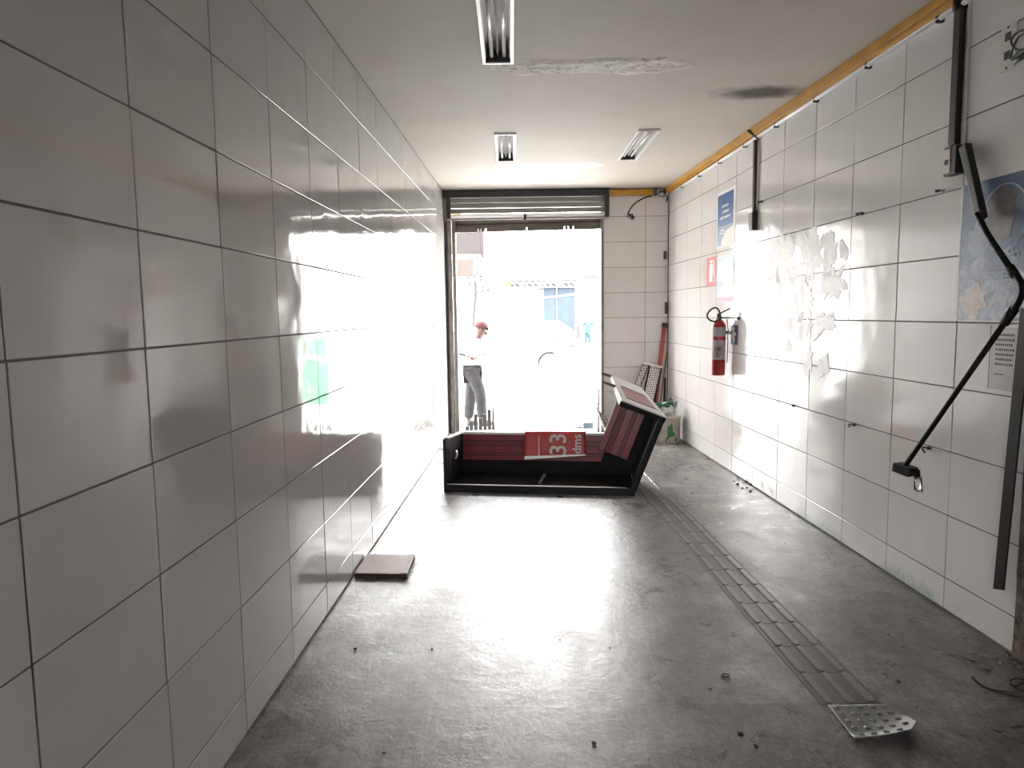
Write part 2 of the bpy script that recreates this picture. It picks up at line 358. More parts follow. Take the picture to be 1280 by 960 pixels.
ceil_patch(-0.14, 1.24, 4.52, 4.84, M['plaster'], 0.012, 3.3, 'plaster_patch')
ceil_patch(-0.22, 1.08, 7.55, 7.92, M['fresh_filler'], 0.003, 7.7, 'filler_patch')

# walls: structure behind, glazed tiles each a part
def tile_mesh(name, w_, h_, mt, side):
    mb = MB(); t = 0.009
    if side in 'LR': mb.box(-t if side == 'L' else 0, 0 if side == 'L' else t, 0, w_, 0, h_)
    else: mb.box(0, w_, 0, t, 0, h_)
    bmesh.ops.bevel(mb.bm, geom=mb.bm.edges[:], offset=0.0016, segments=1, affect='EDGES')
    bmesh.ops.recalc_face_normals(mb.bm, faces=mb.bm.faces)
    me = bpy.data.meshes.new(name); mb.bm.to_mesh(me); mb.bm.free(); me.materials.append(mt); return me
TW, TH, GAP = 0.5325, 0.33, 0.0058
def lay_tiles(parent, side, us, zs, mt):
    cache = {}; n = 0; rs = random.Random(side)
    for a, b in zip(us, us[1:]):
        for c, d in zip(zs, zs[1:]):
            if b-a < 0.02 or d-c < 0.02: continue
            key = (round(b-a, 3), round(d-c, 3))
            if key not in cache: cache[key] = tile_mesh('tile', key[0]-GAP, key[1]-GAP, mt, side)
            o = bpy.data.objects.new('tile', cache[key]); S.collection.objects.link(o); o.parent = parent
            j = rs.uniform(-0.0008, 0.0008); tz = rs.uniform(-0.0016, 0.0016); tv = rs.uniform(-0.0016, 0.0016)
            if side in 'LR': o.location = (j, a+GAP/2, c+GAP/2); o.rotation_euler = (0, tv, tz)
            else: o.location = (a+GAP/2, j, c+GAP/2); o.rotation_euler = (tv, 0, tz)
            n += 1
    return n
wl = MB().box(-0.16, -0.0035, 0, YE+0.2-YB, 0, ZC).build('wall_left', M['grout']); tag(wl, kind='structure')
wl.data.transform(Matrix.Translation((0, YB, 0))); wl.matrix_basis = ML
zrow = [0.008, 0.166]+[0.166+TH*k for k in range(1, 9)]+[ZC-0.010]
zrowR = [0.008, 0.173]+[0.173+TH*k for k in range(1, 9)]+[ZC-0.010]
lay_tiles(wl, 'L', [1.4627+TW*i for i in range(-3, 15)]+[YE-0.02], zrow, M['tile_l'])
MB(ML).box(-0.004, 0.004, YB+0.01, 1.4627-3*TW-0.01, 0.02, ZC-0.01).build('plaster_panel', M['grey_paint'], wl)
YW = 3.055                                                              # broken end of the tiling on the right
wr = MB().box(0.0035, 0.2, 0, YE+0.2-YB, 0, ZC).build('wall_right', M['grout']); tag(wr, kind='structure')
wr.data.transform(Matrix.Translation((0, YB, 0))); wr.matrix_basis = MR
lay_tiles(wr, 'R', [YW]+[3.5476+TW*i for i in range(0, 11)]+[YE-0.01], zrowR, M['tile_r'])
# bare broken strip nearer than the tiling, with loose brick faces
mb = MB(MR); nx, nz = 26, 40; g = {}
for i in range(nx+1):
    for j in range(nz+1):
        y = 1.6+(YW-0.003-1.6)*i/nx; z = ZC*j/nz
        g[i, j] = mb.v((0.0-0.014*abs(noise.noise((y*9, z*9, 2)))-0.004, y, z))
for i in range(nx):
    for j in range(nz): mb.bm.faces.new((g[i, j], g[i, j+1], g[i+1, j+1], g[i+1, j]))
tag(mb.build('broken_render', M['rubble'], wr), 'bare broken mortar where the tiling stops')
for j in range(9):
    for i in range(4):
        y0 = YW-0.03-0.25*(i+1)+(0.11 if j % 2 else 0); z0 = 0.04+j*0.2
        if y0+0.21 > YW-0.01: continue
        q = 0.012*random.random()
        MB(MR).box(-0.016-q, -0.001, y0, y0+0.22, z0, z0+0.15+0.02*random.random()).build('brick', M['brick'], wr, bevel=0.006)
MB(MR).box(-0.004, 0.004, YB+0.01, 1.6, 0.02, ZC-0.01).build('plaster_panel', M['grey_paint'], wr)
# dried glue and torn poster paper on the tiles (outlines read off the wall)
blobs = [[(962,300),(990,297),(1000,330),(986,352),(965,345)], [(1003,295),(1020,285),(1030,300),(1024,330),(1012,352),(1004,340)],
 [(1028,290),(1042,292),(1047,315),(1036,345),(1028,330)], [(946,350),(975,340),(978,372),(962,390),(948,380)], [(985,345),(1012,348),(1018,380),(1003,400),(988,392)],
 [(1020,340),(1052,334),(1058,360),(1046,372),(1028,378)], [(948,385),(978,392),(975,412),(962,430),(950,412)], [(980,398),(1010,400),(1012,420),(1000,428),(990,415),(982,420)],
 [(1016,395),(1045,392),(1044,416),(1030,412),(1018,428)], [(955,310),(962,330),(956,345),(950,325)], [(1006,440),(1016,436),(1014,462),(1006,455)], [(1020,452),(1034,444),(1036,470),(1024,474)],
 [(985,420),(992,428),(988,445),(982,436)], [(1050,300),(1060,312),(1058,330),(1050,322)]]
for bi, bl in enumerate(blobs):
    pts = [Vector((*onR(*q), 0)) for q in bl]; cen = sum(pts, Vector())/len(pts); out = []; n = len(pts)
    for i in range(n):
        for k in range(12):
            q = pts[i].lerp(pts[(i+1) % n], k/12); d = q-cen
            q = cen + d*(0.98+0.55*noise.noise((q.x*14, q.y*14, bi*3.1))+0.35*noise.noise((q.x*45, q.y*30, bi))); out.append(q)
    mb = MB(MR); a = [mb.v((-0.0016, q.x, q.y)) for q in out]; b = [mb.v((0.0005, q.x, q.y)) for q in out]; mb.bm.faces.new(a)
    for i in range(len(a)): mb.bm.faces.new((a[i], a[(i+1) % len(a)], b[(i+1) % len(a)], b[i]))
    mb.build('glue_residue', M['glue'], wr)

# end wall with the street door
DX0, DX1, DZ = -0.80, 1.185, 3.02
mb = MB(); mb.box(DX1, 2.4, YE+0.0035, YE+0.2, 0, ZC).box(-1.3, DX0, YE+0.0035, YE+0.2, 0, ZC).box(DX0, DX1, YE+0.02, YE+0.2, DZ, ZC)
we = mb.build('wall_end', M['grout']); tag(we, kind='structure')
xr_e = XR+KR*YE
ez = [0, 0.204]+[0.204+0.322*k for k in range(1, 9)]+[3.12]
def lay_end():
    cache = {}
    cols = [DX1+0.012, 1.737, xr_e-0.004]
    for a, b in zip(cols, cols[1:]):
        for c, d in zip(ez, ez[1:]):
            key = (round(b-a, 3), round(d-c, 3))
            if key not in cache: cache[key] = tile_mesh('tile', key[0]-0.005, key[1]-0.005, M['tile_e'], 'E')
            o = bpy.data.objects.new('tile', cache[key]); S.collection.objects.link(o); o.parent = we
            o.location = (a+0.0025, YE-0.004+random.uniform(-.0006, .0006), c+0.0025); o.rotation_euler = (random.uniform(-.002, .002), 0, random.uniform(-.002, .002))
lay_end()
# rear wall with an unseen opening, added behind the camera to let in fill light
RX0, RX1, RZ = -0.95, -0.15, 2.1
mb = MB(); mb.box(-1.6, RX0, YB-0.2, YB, 0, ZC).box(RX1, 3.0, YB-0.2, YB, 0, ZC).box(RX0, RX1, YB-0.2, YB, RZ, ZC)
tag(mb.build('wall_rear', M['grey_paint']), kind='structure')
MB().box(-1.3, 2.4, YE+0.0, YE+0.2, -0.01, 0.006).build('threshold', M['pavement'], floor)

# ---------------------------------------------------------------- light fittings
for i, (x, y0, y1) in enumerate(fixtures):
    lab = ['large nearest recessed twin-tube light fitting at top of the view', 'recessed twin-tube light fitting above the street door, left of the pair', 'recessed twin-tube light fitting nearer the yellow trunking, right of the pair'][i]
    t = thing('ceiling_light', lab, 'light', (x, (y0+y1)/2, ZC-0.02), 0, 'recessed ceiling lights')
    w2 = 0.082; mb = MB(); zb = ZC-0.018; e = 0.014
    mb.box(x-w2-e, x-w2+e*0.4, y0-e, y1+e, zb, ZC-0.0005).box(x+w2-e*0.4, x+w2+e, y0-e, y1+e, zb, ZC-0.0005).box(x-w2, x+w2, y0-e, y0+e*0.4, zb, ZC-0.0005).box(x-w2, x+w2, y1-e*0.4, y1+e, zb, ZC-0.0005)
    mb.build('frame', M['white_enamel'], t, bevel=0.002)
    for yy in (y0+0.006, y1-0.012): MB().box(x-w2+0.006, x+w2-0.006, yy, yy+0.006, ZC-0.01, ZC+0.09).build('end_plate', M['dark_void'], t)  # ends facing away from the door: their shade is painted in as dark colour
    prof = [(-0.074, 0.0), (-0.068, 0.045), (-0.052, 0.075), (-0.03, 0.075), (-0.012, 0.045), (0, 0.012), (0.012, 0.045), (0.03, 0.075), (0.052, 0.075), (0.068, 0.045), (0.074, 0.0)]
    mb = MB(); A = [mb.v((x+a, y0+0.014, ZC-0.004+h)) for a, h in prof]; B = [mb.v((x+a, y1-0.06, ZC-0.004+h)) for a, h in prof]
    for k in range(len(prof)-1): mb.bm.faces.new((A[k], A[k+1], B[k+1], B[k]))
    r = mb.build('reflector', M['reflector'], t, smooth=False)
    sd = r.modifiers.new('s', 'SOLIDIFY'); sd.thickness = 0.0015
    MB().box(x-w2+0.004, x+w2-0.004, y0+0.004, y1-0.004, ZC+0.092, ZC+0.1).build('housing_top', M['dark_void'], t)
    for sx in (-0.038, 0.038):
        MB().tube([(x+sx, y0+0.03, ZC+0.02), (x+sx, y1-0.03, ZC+0.02)], 0.0125, 14).build('tube', M['tube_glass'], t, smooth=True)

# ---------------------------------------------------------------- rolling shutter at the street door
bx0, bx1, bz0 = -0.845, 1.262, 2.765
t = thing('roller_shutter', 'rolled-up grey slatted shutter in a black casing above the street door', 'shutter', (0.2, YE, 0))
yf = YE-0.10; mb = MB()
mb.box(bx0, bx1, yf, YE+0.002, ZC-0.095, ZC-0.006).box(bx0+0.05, bx0+0.10, yf, YE+0.002, bz0, ZC-0.09).box(bx1-0.055, bx1, yf, YE+0.002, bz0, ZC-0.09)
mb.build('casing', M['frame_dark'], t, bevel=0.004)
MB().box(bx0, bx0+0.05, yf+0.01, YE+0.002, bz0-0.03, ZC-0.095).build('side_panel', M['rail'], t, bevel=0.003)
for k in range(4):
    z1 = ZC-0.10-k*0.066; pr = [(0.006, 0), (-0.006, -0.010), (-0.008, -0.030), (-0.006, -0.052), (0.006, -0.0585), (0.016, -0.0600), (0.016, 0)]
    mb = MB(); mb.prism([(bx0+0.10, yf+0.03+a, z1+b) for a, b in pr], (bx1-bx0-0.155, 0, 0))
    mb.build('slat', M['shutter'] if k < 3 else M['shutter_edge'], t)
MB().box(bx0+0.02, bx1-0.01, yf-0.012, YE, bz0-0.012, bz0+0.004).build('bottom_rail', M['rail'], t, bevel=0.002)
MB().box(0.18, 0.21, yf-0.014, yf+0.05, bz0-0.03, bz0+0.05).build('latch', M['frame_dark'], t, bevel=0.003)
def slat_q(a, b, z0, z1, mb, y0=0.05, y1=0.075):
    zz = lambda xx: 0.022*(xx+0.70)/1.87
    return mb.hexa([(a, YE+y0, z1+zz(a)), (a, YE+y0, z0+zz(a)), (a, YE+y1, z0+zz(a)), (a, YE+y1, z1+zz(a))], [(b, YE+y0, z1+zz(b)), (b, YE+y0, z0+zz(b)), (b, YE+y1, z0+zz(b)), (b, YE+y1, z1+zz(b))])
slat_q(-0.70, 1.17, 2.705, 2.80, MB()).build('slat', M['dirty_slat'], t)
slat_q(-0.70, 1.17, 2.700, 2.712, MB(), 0.04, 0.05).build('slat_joint', M['frame_dark'], t)
mb = MB(); cuts = [-0.70, -0.415, -0.400, -0.378, -0.363, -0.318, -0.303, 0.210, 0.225, 0.700, 0.713, 0.745, 0.758, 0.81, 0.823, 1.17]
for q in range(len(cuts)-1):                                            # lowest slat is pierced by slots of daylight
    if q % 2: slat_q(cuts[q], cuts[q+1], 2.655, 2.703, mb)
    else: slat_q(cuts[q], cuts[q+1], 2.612, 2.703, mb)
mb.build('slat', M['dirty_slat'], t)
# guide rails = frame of the door
dr = thing('door_1', None, None, (0.2, YE, 0)); tag(dr, kind='structure')
for nm, a, b, ya in (('guide_rail', -0.80, -0.755, YE-0.03), ('guide_rail', -0.745, -0.70, YE-0.01), ('guide_rail', 1.165, 1.20, YE-0.02)):
    mb = MB(); lean = -0.022 if a < 0 else 0
    mb.hexa([(a+lean*-1-0.02 if a < 0 else a, ya, 2.76), (b+lean*-1-0.02 if a < 0 else b, ya, 2.76), (b, YE+0.12, 2.76), (a, YE+0.12, 2.76)], [(a, ya, 0.0), (b, ya, 0.0), (b, YE+0.12, 0.0), (a, YE+0.12, 0.0)])
    mb.build(nm, M['rail'], dr, bevel=0.003)

# ---------------------------------------------------------------- right wall: trunking, conduits, boxes
def bR(y0, y1, z0, z1, off0, off1): return (-off1, -off0, y0, y1, z0, z1)
def RWp(px, py, off=0.0): y, z = onR(px, py, off); return Vector((-off, y, z))
t = thing('yellow_trunking', 'yellow painted trunking running along the ceiling corner above the right wall', 'trunking', tuple(MR @ Vector((0, 6, 3.05))))
MB(MR).box(-0.058, -0.008, 2.0, YE-0.01, 3.075, ZC-0.002).build('cover', M['yellow'], t, bevel=0.006)
MB(MR).box(-0.040, -0.008, 2.0, YE-0.01, 3.056, 3.075).build('lower_lip', M['yellow'], t, bevel=0.004)
MB().box(bx1+0.005, 1.83, YE-0.05, YE-0.006, 3.035, ZC-0.015).build('cover', M['yellow'], thing('yellow_trunking', 'short yellow trunking above the end wall tiles, right of the shutter casing', 'trunking', (1.5, YE-0.03, 3.08)), bevel=0.005)
t = thing('steel_pipe', 'thin bright metal pipe clipped along the right wall just under the yellow trunking', 'pipe', tuple(MR @ Vector((0, 5, 3.03))))
MB(MR).tube([(-0.024, 2.0, 3.030), (-0.024, 8.8, 3.030)], 0.013, 10).build('pipe', M['steel_pipe'], t, smooth=True)
for k in range(8): MB(MR).box(-0.036, -0.001, 3.75+k*0.68, 3.775+k*0.68, 3.012, 3.044).build('clip', M['conduit_black'], t, bevel=0.002)
# far drop with its box
y = onR(944, 220)[0]
t = thing('wall_conduit', 'grey-brown conduit dropping from the trunking to a small box beside the blue poster', 'conduit', tuple(MR @ Vector((0, 6.25, 2.3))))
MB(MR).box(*bR(6.225, 6.265, 2.40, 3.06, 0.0, 0.03)).build('conduit', M['conduit_brown'], t, bevel=0.004)
MB(MR).box(*bR(6.20, 6.29, 2.255, 2.41, 0.0, 0.05)).build('junction_box', M['conduit_brown'], t, bevel=0.006)
MB(MR).tube([(-0.012, 6.19, 2.43), (-0.012, 6.185, 3.02)], 0.006, 8).build('cable', M['plastic_white'], t, smooth=True)
MB(MR).tube(smoothpath([(-0.02, 6.24, 3.05), (-0.07, 6.22, 3.09), (-0.10, 6.2, 3.085), (-0.06, 6.17, 3.04), (-0.02, 6.15, 3.0)]), 0.006, 8).build('loose_wire', M['conduit_black'], t, smooth=True)
# near drop
t = thing('wall_conduit', 'tall black conduit dropping to a socket box above the large blue poster', 'conduit', tuple(MR @ Vector((0, 3.62, 2.3))))
yn = onR(1197, 90, 0.02)[0]
MB(MR).box(*bR(yn-0.022, yn+0.03, 2.37, 3.12, 0.004, 0.034)).build('conduit', M['conduit_grey'], t, bevel=0.005)
MB(MR).box(*bR(yn-0.055, yn-0.040, 2.30, 3.12, 0.001, 0.012)).build('caulk_strip', M['plastic_white'], t, bevel=0.002)
MB(MR).tube([(-0.02, yn+0.002, 3.01), (-0.02, yn+0.002, 3.08)], 0.034, 12).build('collar', M['conduit_black'], t, smooth=True)
yb_, zb_ = onR(1192, 197, 0.03)
bxo = MB(MR).box(*bR(yb_-0.045, yb_+0.045, zb_-0.085, zb_+0.055, 0.0, 0.05)).build('socket_box', M['conduit_grey'], t, bevel=0.004)
MB(MR).box(-0.046, -0.004, yb_+0.0455, yb_+0.0475, zb_-0.075, zb_+0.045).build('face_plate', M['plastic_white'], bxo)
MB(MR).box(-0.053, -0.0505, yb_-0.005, yb_+0.04, zb_-0.075, zb_+0.045).build('face_plate', M['plastic_white'], bxo, bevel=0.001)
q = [(-0.056, yb_+0.018+0.014*math.cos(a), zb_-0.02+0.014*math.sin(a)) for a in [2*PI*k/12 for k in range(12)]]
MB(MR).prism(q, (0.003, 0, 0)).build('socket_hole', M['print_dark'], bxo)
# broken swinging conduit: thick piece, thin rod, bend, long rod with a box
t = thing('broken_conduit', 'broken black conduit hanging across the large blue poster with a box at its lower end', 'conduit', tuple(MR @ RWp(1205, 185, 0.06)))
p0, p1, p2 = RWp(1202, 182, 0.06), RWp(1223, 274, 0.06), RWp(1265, 338, 0.07)
d = (p1-p0).normalized(); sd = Vector((0, d.z, -d.y))
MB(MR).prism([p0-sd*0.024, p0+sd*0.024, p1+sd*0.02, p1-sd*0.02], (0.035, 0, 0)).build('sleeve', M['conduit_grey'], t, bevel=0.005)
MB(MR).tube([p1-d*0.03, RWp(1234, 292, 0.06), p2], 0.0125, 12).build('upper_rod', M['conduit_black'], t, smooth=True)
MB(MR).tube([p2-(p2-p1).normalized()*0.02, p2+(p2-p1).normalized()*0.035], 0.019, 12).build('coupling', M['conduit_black'], t, smooth=True)
bend = smoothpath([p2, RWp(1274, 350, 0.075), RWp(1278, 362, 0.08), RWp(1274, 376, 0.08), RWp(1263, 393, 0.075)])
MB(MR).tube(bend, 0.014, 12).build('bend', M['conduit_black'], t, smooth=True)
pe = RWp(1131, 583, 0.16); pb = bend[-1]
MB(MR).tube([pb-(pe-pb).normalized()*0.03, pb+(pe-pb).normalized()*0.05], 0.02, 12).build('coupling', M['conduit_black'], t, smooth=True)
MB(MR).tube([pb, pe], 0.0125, 12).build('lower_rod', M['conduit_black'], t, smooth=True)
Mb = MR @ Matrix.Translation(pe+Vector((0, 0, -0.012))) @ Matrix.Rotation(0.30, 4, 'Z') @ Matrix.Rotation(0.12, 4, 'X')
MB(Mb).box(-0.035, 0.035, -0.055, 0.05, -0.028, 0.022).build('end_box', M['conduit_grey'], t, bevel=0.008)
pc = pe+Vector((0.03, -0.07, -0.04))
MB(MR).tube([pe+Vector((0.01, -0.05, -0.01)), pc+Vector((0, 0, 0.03)), pc], 0.011, 8).build('cable_gland', M['conduit_black'], t, smooth=True)
MB(MR).tube([pc, pc+Vector((0.004, -0.008, -0.075))], 0.017, 12).build('clear_connector', M['clear'], t, smooth=True)
MB(MR).tube([pc+Vector((-.012, 0.01, 0)), pc+Vector((-0.012, 0.006, -0.07))], 0.0035, 6).build('wire', M['conduit_black'], t, smooth=True)
MB(MR).tube([pc+Vector((.006, -0.016, 0)), pc+Vector((0.010, -0.022, -0.075))], 0.0035, 6).build('wire', M['conduit_black'], t, smooth=True)
# flat black strip hanging to the right
mb = MB(MR); a0, a1, b0, b1 = RWp(1275, 385, 0.03), RWp(1290, 385, 0.03), RWp(1254, 738, 0.03), RWp(1241, 736, 0.03)
mb.prism([a0, a1, b0, b1], (0.008, 0, 0)); tag(mb.build('flat_strip', M['conduit_black'], None, bevel=0.002), 'long flat black strip hanging down the right wall at the broken tile edge', 'strip')

# posters and signs (flat sheets in the wall frame)
def sheet(name, px, mt, parent=None, off=0.002, th=0.0012):
    pts = [RWp(x, y, off) for x, y in px]
    return MB(MR).prism(pts, (th, 0, 0)).build(name, mt, parent)
def subsheet(parent, name, A, B, C, uv, mt, off=0.0034):               # polygon inside quad A (top-left), B (top-right), C (bottom-left); uv in 0..1
    pts = [A+(B-A)*u+(C-A)*v for u, v in uv]; pts = [Vector((-off, p.y, p.z)) for p in pts]
    return MB(MR).prism(pts, (0.0008, 0, 0)).build(name, mt, parent)
def rect(u0, v0, u1, v1): return [(u0, v0), (u1, v0), (u1, v1), (u0, v1)]
def ell(cu, cv, ru, rv, n=24, wob=0.0, sd=0.0): return [(cu+ru*(1+wob*noise.noise((math.cos(a)*2+sd, math.sin(a)*2, sd)))*math.cos(a), cv+rv*(1+wob*noise.noise((math.cos(a)*2+sd, math.sin(a)*2, sd)))*math.sin(a)) for a in [2*PI*k/n for k in range(n)]]
# blue poster upper
A, B, C = Vector((0, 7.26, 2.735)), Vector((0, 6.73, 2.735)), Vector((0, 7.26, 2.17))
A.z = RWp(897, 243).z; A.y = RWp(897, 243).y; B = Vector((0, RWp(920, 238).y, A.z)); C = Vector((0, A.y, RWp(897, 311).z))
t = thing('poster', 'blue poster with white text lines high on the right wall, uppermost of the pair', 'poster', tuple(MR @ A.lerp(C, 1)))
subsheet(t, 'paper', A, B, C, rect(0, 0, 1, 1), M['paper_white'], 0.0022)
subsheet(t, 'blue_field', A, B, C, rect(0.04, 0.05, 0.90, 0.63), M['blue_print'])
subsheet(t, 'photo_field', A, B, C, [(0.04, 0.635), (0.9, 0.635), (0.9, 0.66), (0.5, 0.72), (0.3, 0.85), (0.25, 0.97), (0.04, 0.97)], M['teal_print'])
for k, (a, b) in enumerate(((0.30, 0.66), (0.33, 0.68), (0.22, 0.76))):
    v = 0.25+0.10*k; n = 6; ww = (b-a)/n
    for i in range(n): subsheet(t, 'lettering', A, B, C, rect(a+i*ww, v+0.004*(i % 2), a+i*ww+ww*0.72, v+0.045-0.006*(i % 3)), M['paper_white'], 0.0044)
subsheet(t, 'swirl', A, B, C, ell(0.30, 0.72, 0.12, 0.045), M['paper_white'], 0.0044)
subsheet(t, 'swirl', A, B, C, ell(0.30, 0.72, 0.07, 0.025), M['teal_print'], 0.0052)
# lower poster
A = RWp(897, 322); B = Vector((0, RWp(918, 320).y, A.z)); C = Vector((0, A.y, RWp(897, 378).z))
t = thing('poster', 'white and grey-blue poster with a pink foot, directly below the blue one', 'poster', tuple(MR @ C))
subsheet(t, 'paper', A, B, C, rect(0, 0, 1, 1), M['paper_white'], 0.0022)
subsheet(t, 'photo_field', A, B, C, [(0.10, 0.03), (0.97, 0.0), (0.97, 0.50), (0.75, 0.35), (0.35, 0.15), (0.1, 0.1)], M['teal_print'])
subsheet(t, 'blue_field', A, B, C, [(0.03, 0.52), (0.3, 0.56), (0.6, 0.66), (0.97, 0.78), (0.97, 0.90), (0.03, 0.90)], M['blue_print'])
subsheet(t, 'foot_field', A, B, C, rect(0.03, 0.9, 0.97, 0.99), M['pink_print'])
for k in range(4): subsheet(t, 'lettering', A, B, C, rect(0.12, 0.67+k*0.055, 0.45+0.06*k, 0.69+k*0.055), M['paper_white'], 0.0044)
# extinguisher sign
A = RWp(884, 323); B = Vector((0, RWp(895, 321).y, A.z)); C = Vector((0, A.y, RWp(884, 358).z))
t = thing('extinguisher_sign', 'red sign with a white extinguisher pictogram on the right wall', 'sign', tuple(MR @ C))
subsheet(t, 'plate', A, B, C, rect(0, 0, 1, 1), M['sign_red'], 0.0035)
subsheet(t, 'pictogram', A, B, C, [(0.32, 0.30), (0.40, 0.22), (0.60, 0.22), (0.68, 0.30), (0.68, 0.86), (0.32, 0.86)], M['paper_white'], 0.0046)
subsheet(t, 'pictogram', A, B, C, [(0.30, 0.13), (0.52, 0.10), (0.80, 0.12), (0.80, 0.16), (0.58, 0.17), (0.58, 0.21), (0.44, 0.21), (0.44, 0.17), (0.30, 0.17)], M['paper_white'], 0.0046)
subsheet(t, 'pictogram', A, B, C, [(0.74, 0.16), (0.82, 0.16), (0.86, 0.55), (0.92, 0.70), (0.84, 0.72), (0.77, 0.55)], M['paper_white'], 0.0046)
# small notice right of the extinguisher
A = RWp(912, 406); B = Vector((0, RWp(923, 405).y, A.z)); C = Vector((0, A.y, RWp(912, 430).z))
t = thing('small_sign', 'small navy blue sign with white pictogram beside the fire extinguisher', 'sign', tuple(MR @ C))
subsheet(t, 'plate', A, B, C, rect(0, 0, 1, 1), M['navy_print'], 0.003)
for u in (ell(0.5, 0.2, 0.14, 0.1, 12), [(0.4, 0.3), (0.62, 0.3), (0.85, 0.5), (0.62, 0.55), (0.66, 0.75), (0.55, 0.97), (0.45, 0.97), (0.4, 0.7), (0.2, 0.62), (0.15, 0.5), (0.35, 0.45)]):
    subsheet(t, 'pictogram', A, B, C, u, M['paper_white'], 0.0042)
# extinguisher
cE = MR @ RWp(898, 436, 0.105); zt = (MR @ RWp(898, 405, 0.105)).z; zb2 = (MR @ RWp(898, 469, 0.105)).z
t = thing('fire_extinguisher', 'red fire extinguisher with grey labels hung on the right wall', 'extinguisher', (cE.x, cE.y, zb2))
h = zt-zb2; r = 0.068
MB().lathe([(r*0.9, 0), (r, 0.012), (r, h-0.03), (r*0.93, h-0.005), (r*0.62, h+0.03), (r*0.36, h+0.045), (r*0.30, h+0.06)], (cE.x, cE.y, zb2), 32).build('cylinder', M['ext_red'], t, smooth=True)
def band(z0, z1, a0, a1, mt, nm):
    mb = MB(); n = 14; rr = r+0.0012; A = [];
    for k in range(n+1):
        a = a0+(a1-a0)*k/n; A.append((mb.v((cE.x+rr*math.cos(a), cE.y+rr*math.sin(a), zb2+z0)), mb.v((cE.x+rr*math.cos(a), cE.y+rr*math.sin(a), zb2+z1))))
    for k in range(n): mb.bm.faces.new((A[k][0], A[k+1][0], A[k+1][1], A[k][1]))
    return mb.build(nm, mt, t, smooth=True)
band(h*0.76, h*0.94, -PI*0.98, -PI*0.22, M['label_grey'], 'upper_label'); lb = band(h*0.31, h*0.69, -PI*1.0, -PI*0.15, M['label_grey'], 'lower_label')
yy = cE.y-r-0.003; Mt = Matrix.Translation((cE.x-0.012, yy, zb2+h*0.52))
for (a, b, c, d) in ((-0.02, 0.02, -0.02, -0.015), (-0.02, 0.02, 0.017, 0.022), (-0.02, -0.015, -0.02, 0.022), (0.015, 0.02, -0.02, 0.022), (-0.006, 0.006, -0.012, 0.010), (-0.045, -0.036, -0.018, 0.016)):
    MB(Mt).box(a, b, 0, 0.006, c, d).build('print', M['print_dark'], lb)
for k in range(4): MB(Mt).box(-0.036, 0.03-0.008*k, 0, 0.008, -0.04-0.012*k, -0.036-0.012*k).build('print', M['print_dark'], lb)
zv = zb2+h+0.055
MB().lathe([(0.018, 0), (0.02, 0.03), (0.012, 0.055)], (cE.x, cE.y, zv-0.005), 16).build('valve', M['black_rubber'], t, smooth=True)
MB().hexa([(cE.x-0.01, cE.y-0.012, zv+0.03), (cE.x-0.01, cE.y+0.012, zv+0.03), (cE.x-0.01, cE.y+0.012, zv+0.044), (cE.x-0.01, cE.y-0.012, zv+0.044)], [(cE.x+0.085, cE.y-0.09, zv+0.088), (cE.x+0.085, cE.y-0.066, zv+0.088), (cE.x+0.085, cE.y-0.066, zv+0.10), (cE.x+0.085, cE.y-0.09, zv+0.10)]).build('trigger', M['black_rubber'], t, bevel=0.002)
MB().box(cE.x-0.01, cE.x+0.1, cE.y-0.03, cE.y-0.01, zv-0.002, zv+0.012).build('carry_handle', M['black_rubber'], t, bevel=0.003)
hp = [at(x, y_, cE.y-0.03) for x, y_ in ((901, 399), (893, 402), (885, 398), (885, 391), (892, 385), (897, 386), (900, 392), (901, 399))]
MB().tube(smoothpath(hp, 8), 0.0085, 10).build('hose', M['black_rubber'], t, smooth=True)
MB().tube([(cE.x+0.066, cE.y-0.04, zv-0.01), (cE.x+0.076, cE.y-0.045, zb2+h*0.9), (cE.x+0.074, cE.y-0.04, zb2+h*0.25)], 0.006, 8).build('discharge_hose', M['plastic_white'], t, smooth=True)
MB().box(cE.x-0.02, cE.x+0.1, cE.y+0.03, cE.y+0.06, zb2+h*0.8, zb2+h*0.86).build('wall_bracket', M['black_metal'], t)

# large blue poster
m = mat('big_poster_print', (0.06, 0.12, 0.22), 0.4); g = NG(m); p = g.pos(); sx = g.new('ShaderNodeSeparateXYZ'); g.link(p, sx.inputs[0])
n1 = g.noise(p, 6, 6, 0.7, 1.2); hz = g.math('MULTIPLY', g.math('SUBTRACT', 1.95, sx.outputs[2]), 0.55)
k = g.math('ADD', n1, hz)
col = g.ramp(k, [(0.45, (0.022, 0.062, 0.135)), (0.62, (0.05, 0.10, 0.19)), (0.74, (0.30, 0.33, 0.40)), (0.84, (0.10, 0.155, 0.25)), (0.95, (0.26, 0.30, 0.38))])
g.link(col, g.b.inputs['Base Color']); M['big_poster'] = m
M['poster_brown'] = mat('brown_photo_print', (0.09, 0.065, 0.068), 0.45, var=0.65, vscale=26)
M['poster_beige'] = mat('beige_photo_print', (0.40, 0.34, 0.30), 0.45, var=0.4, vscale=30)
M['poster_pale'] = mat('pale_blue_print', (0.28, 0.33, 0.42), 0.45, var=0.2, vscale=10)
yA, zA = onR(1203, 233); zB = onR(1198, 400)[1]
A = Vector((0, yA-0.002, zA)); B = Vector((0, YW+0.02, zA)); C = Vector((0, yA-0.002, zB))
t = thing('large_poster', 'large faded blue poster with an oval portrait-like picture on the near right wall', 'poster', tuple(MR @ C))
subsheet(t, 'paper', A, B, C, rect(0, 0, 1, 1), M['big_poster'], 0.002)
subsheet(t, 'white_margin', A, B, C, rect(-0.005, 0, 0.022, 1), M['paper_white'], 0.0026)
ring = ell(0.62, 0.29, 0.31, 0.235, 48); ri = ell(0.62, 0.29, 0.295, 0.225, 48)
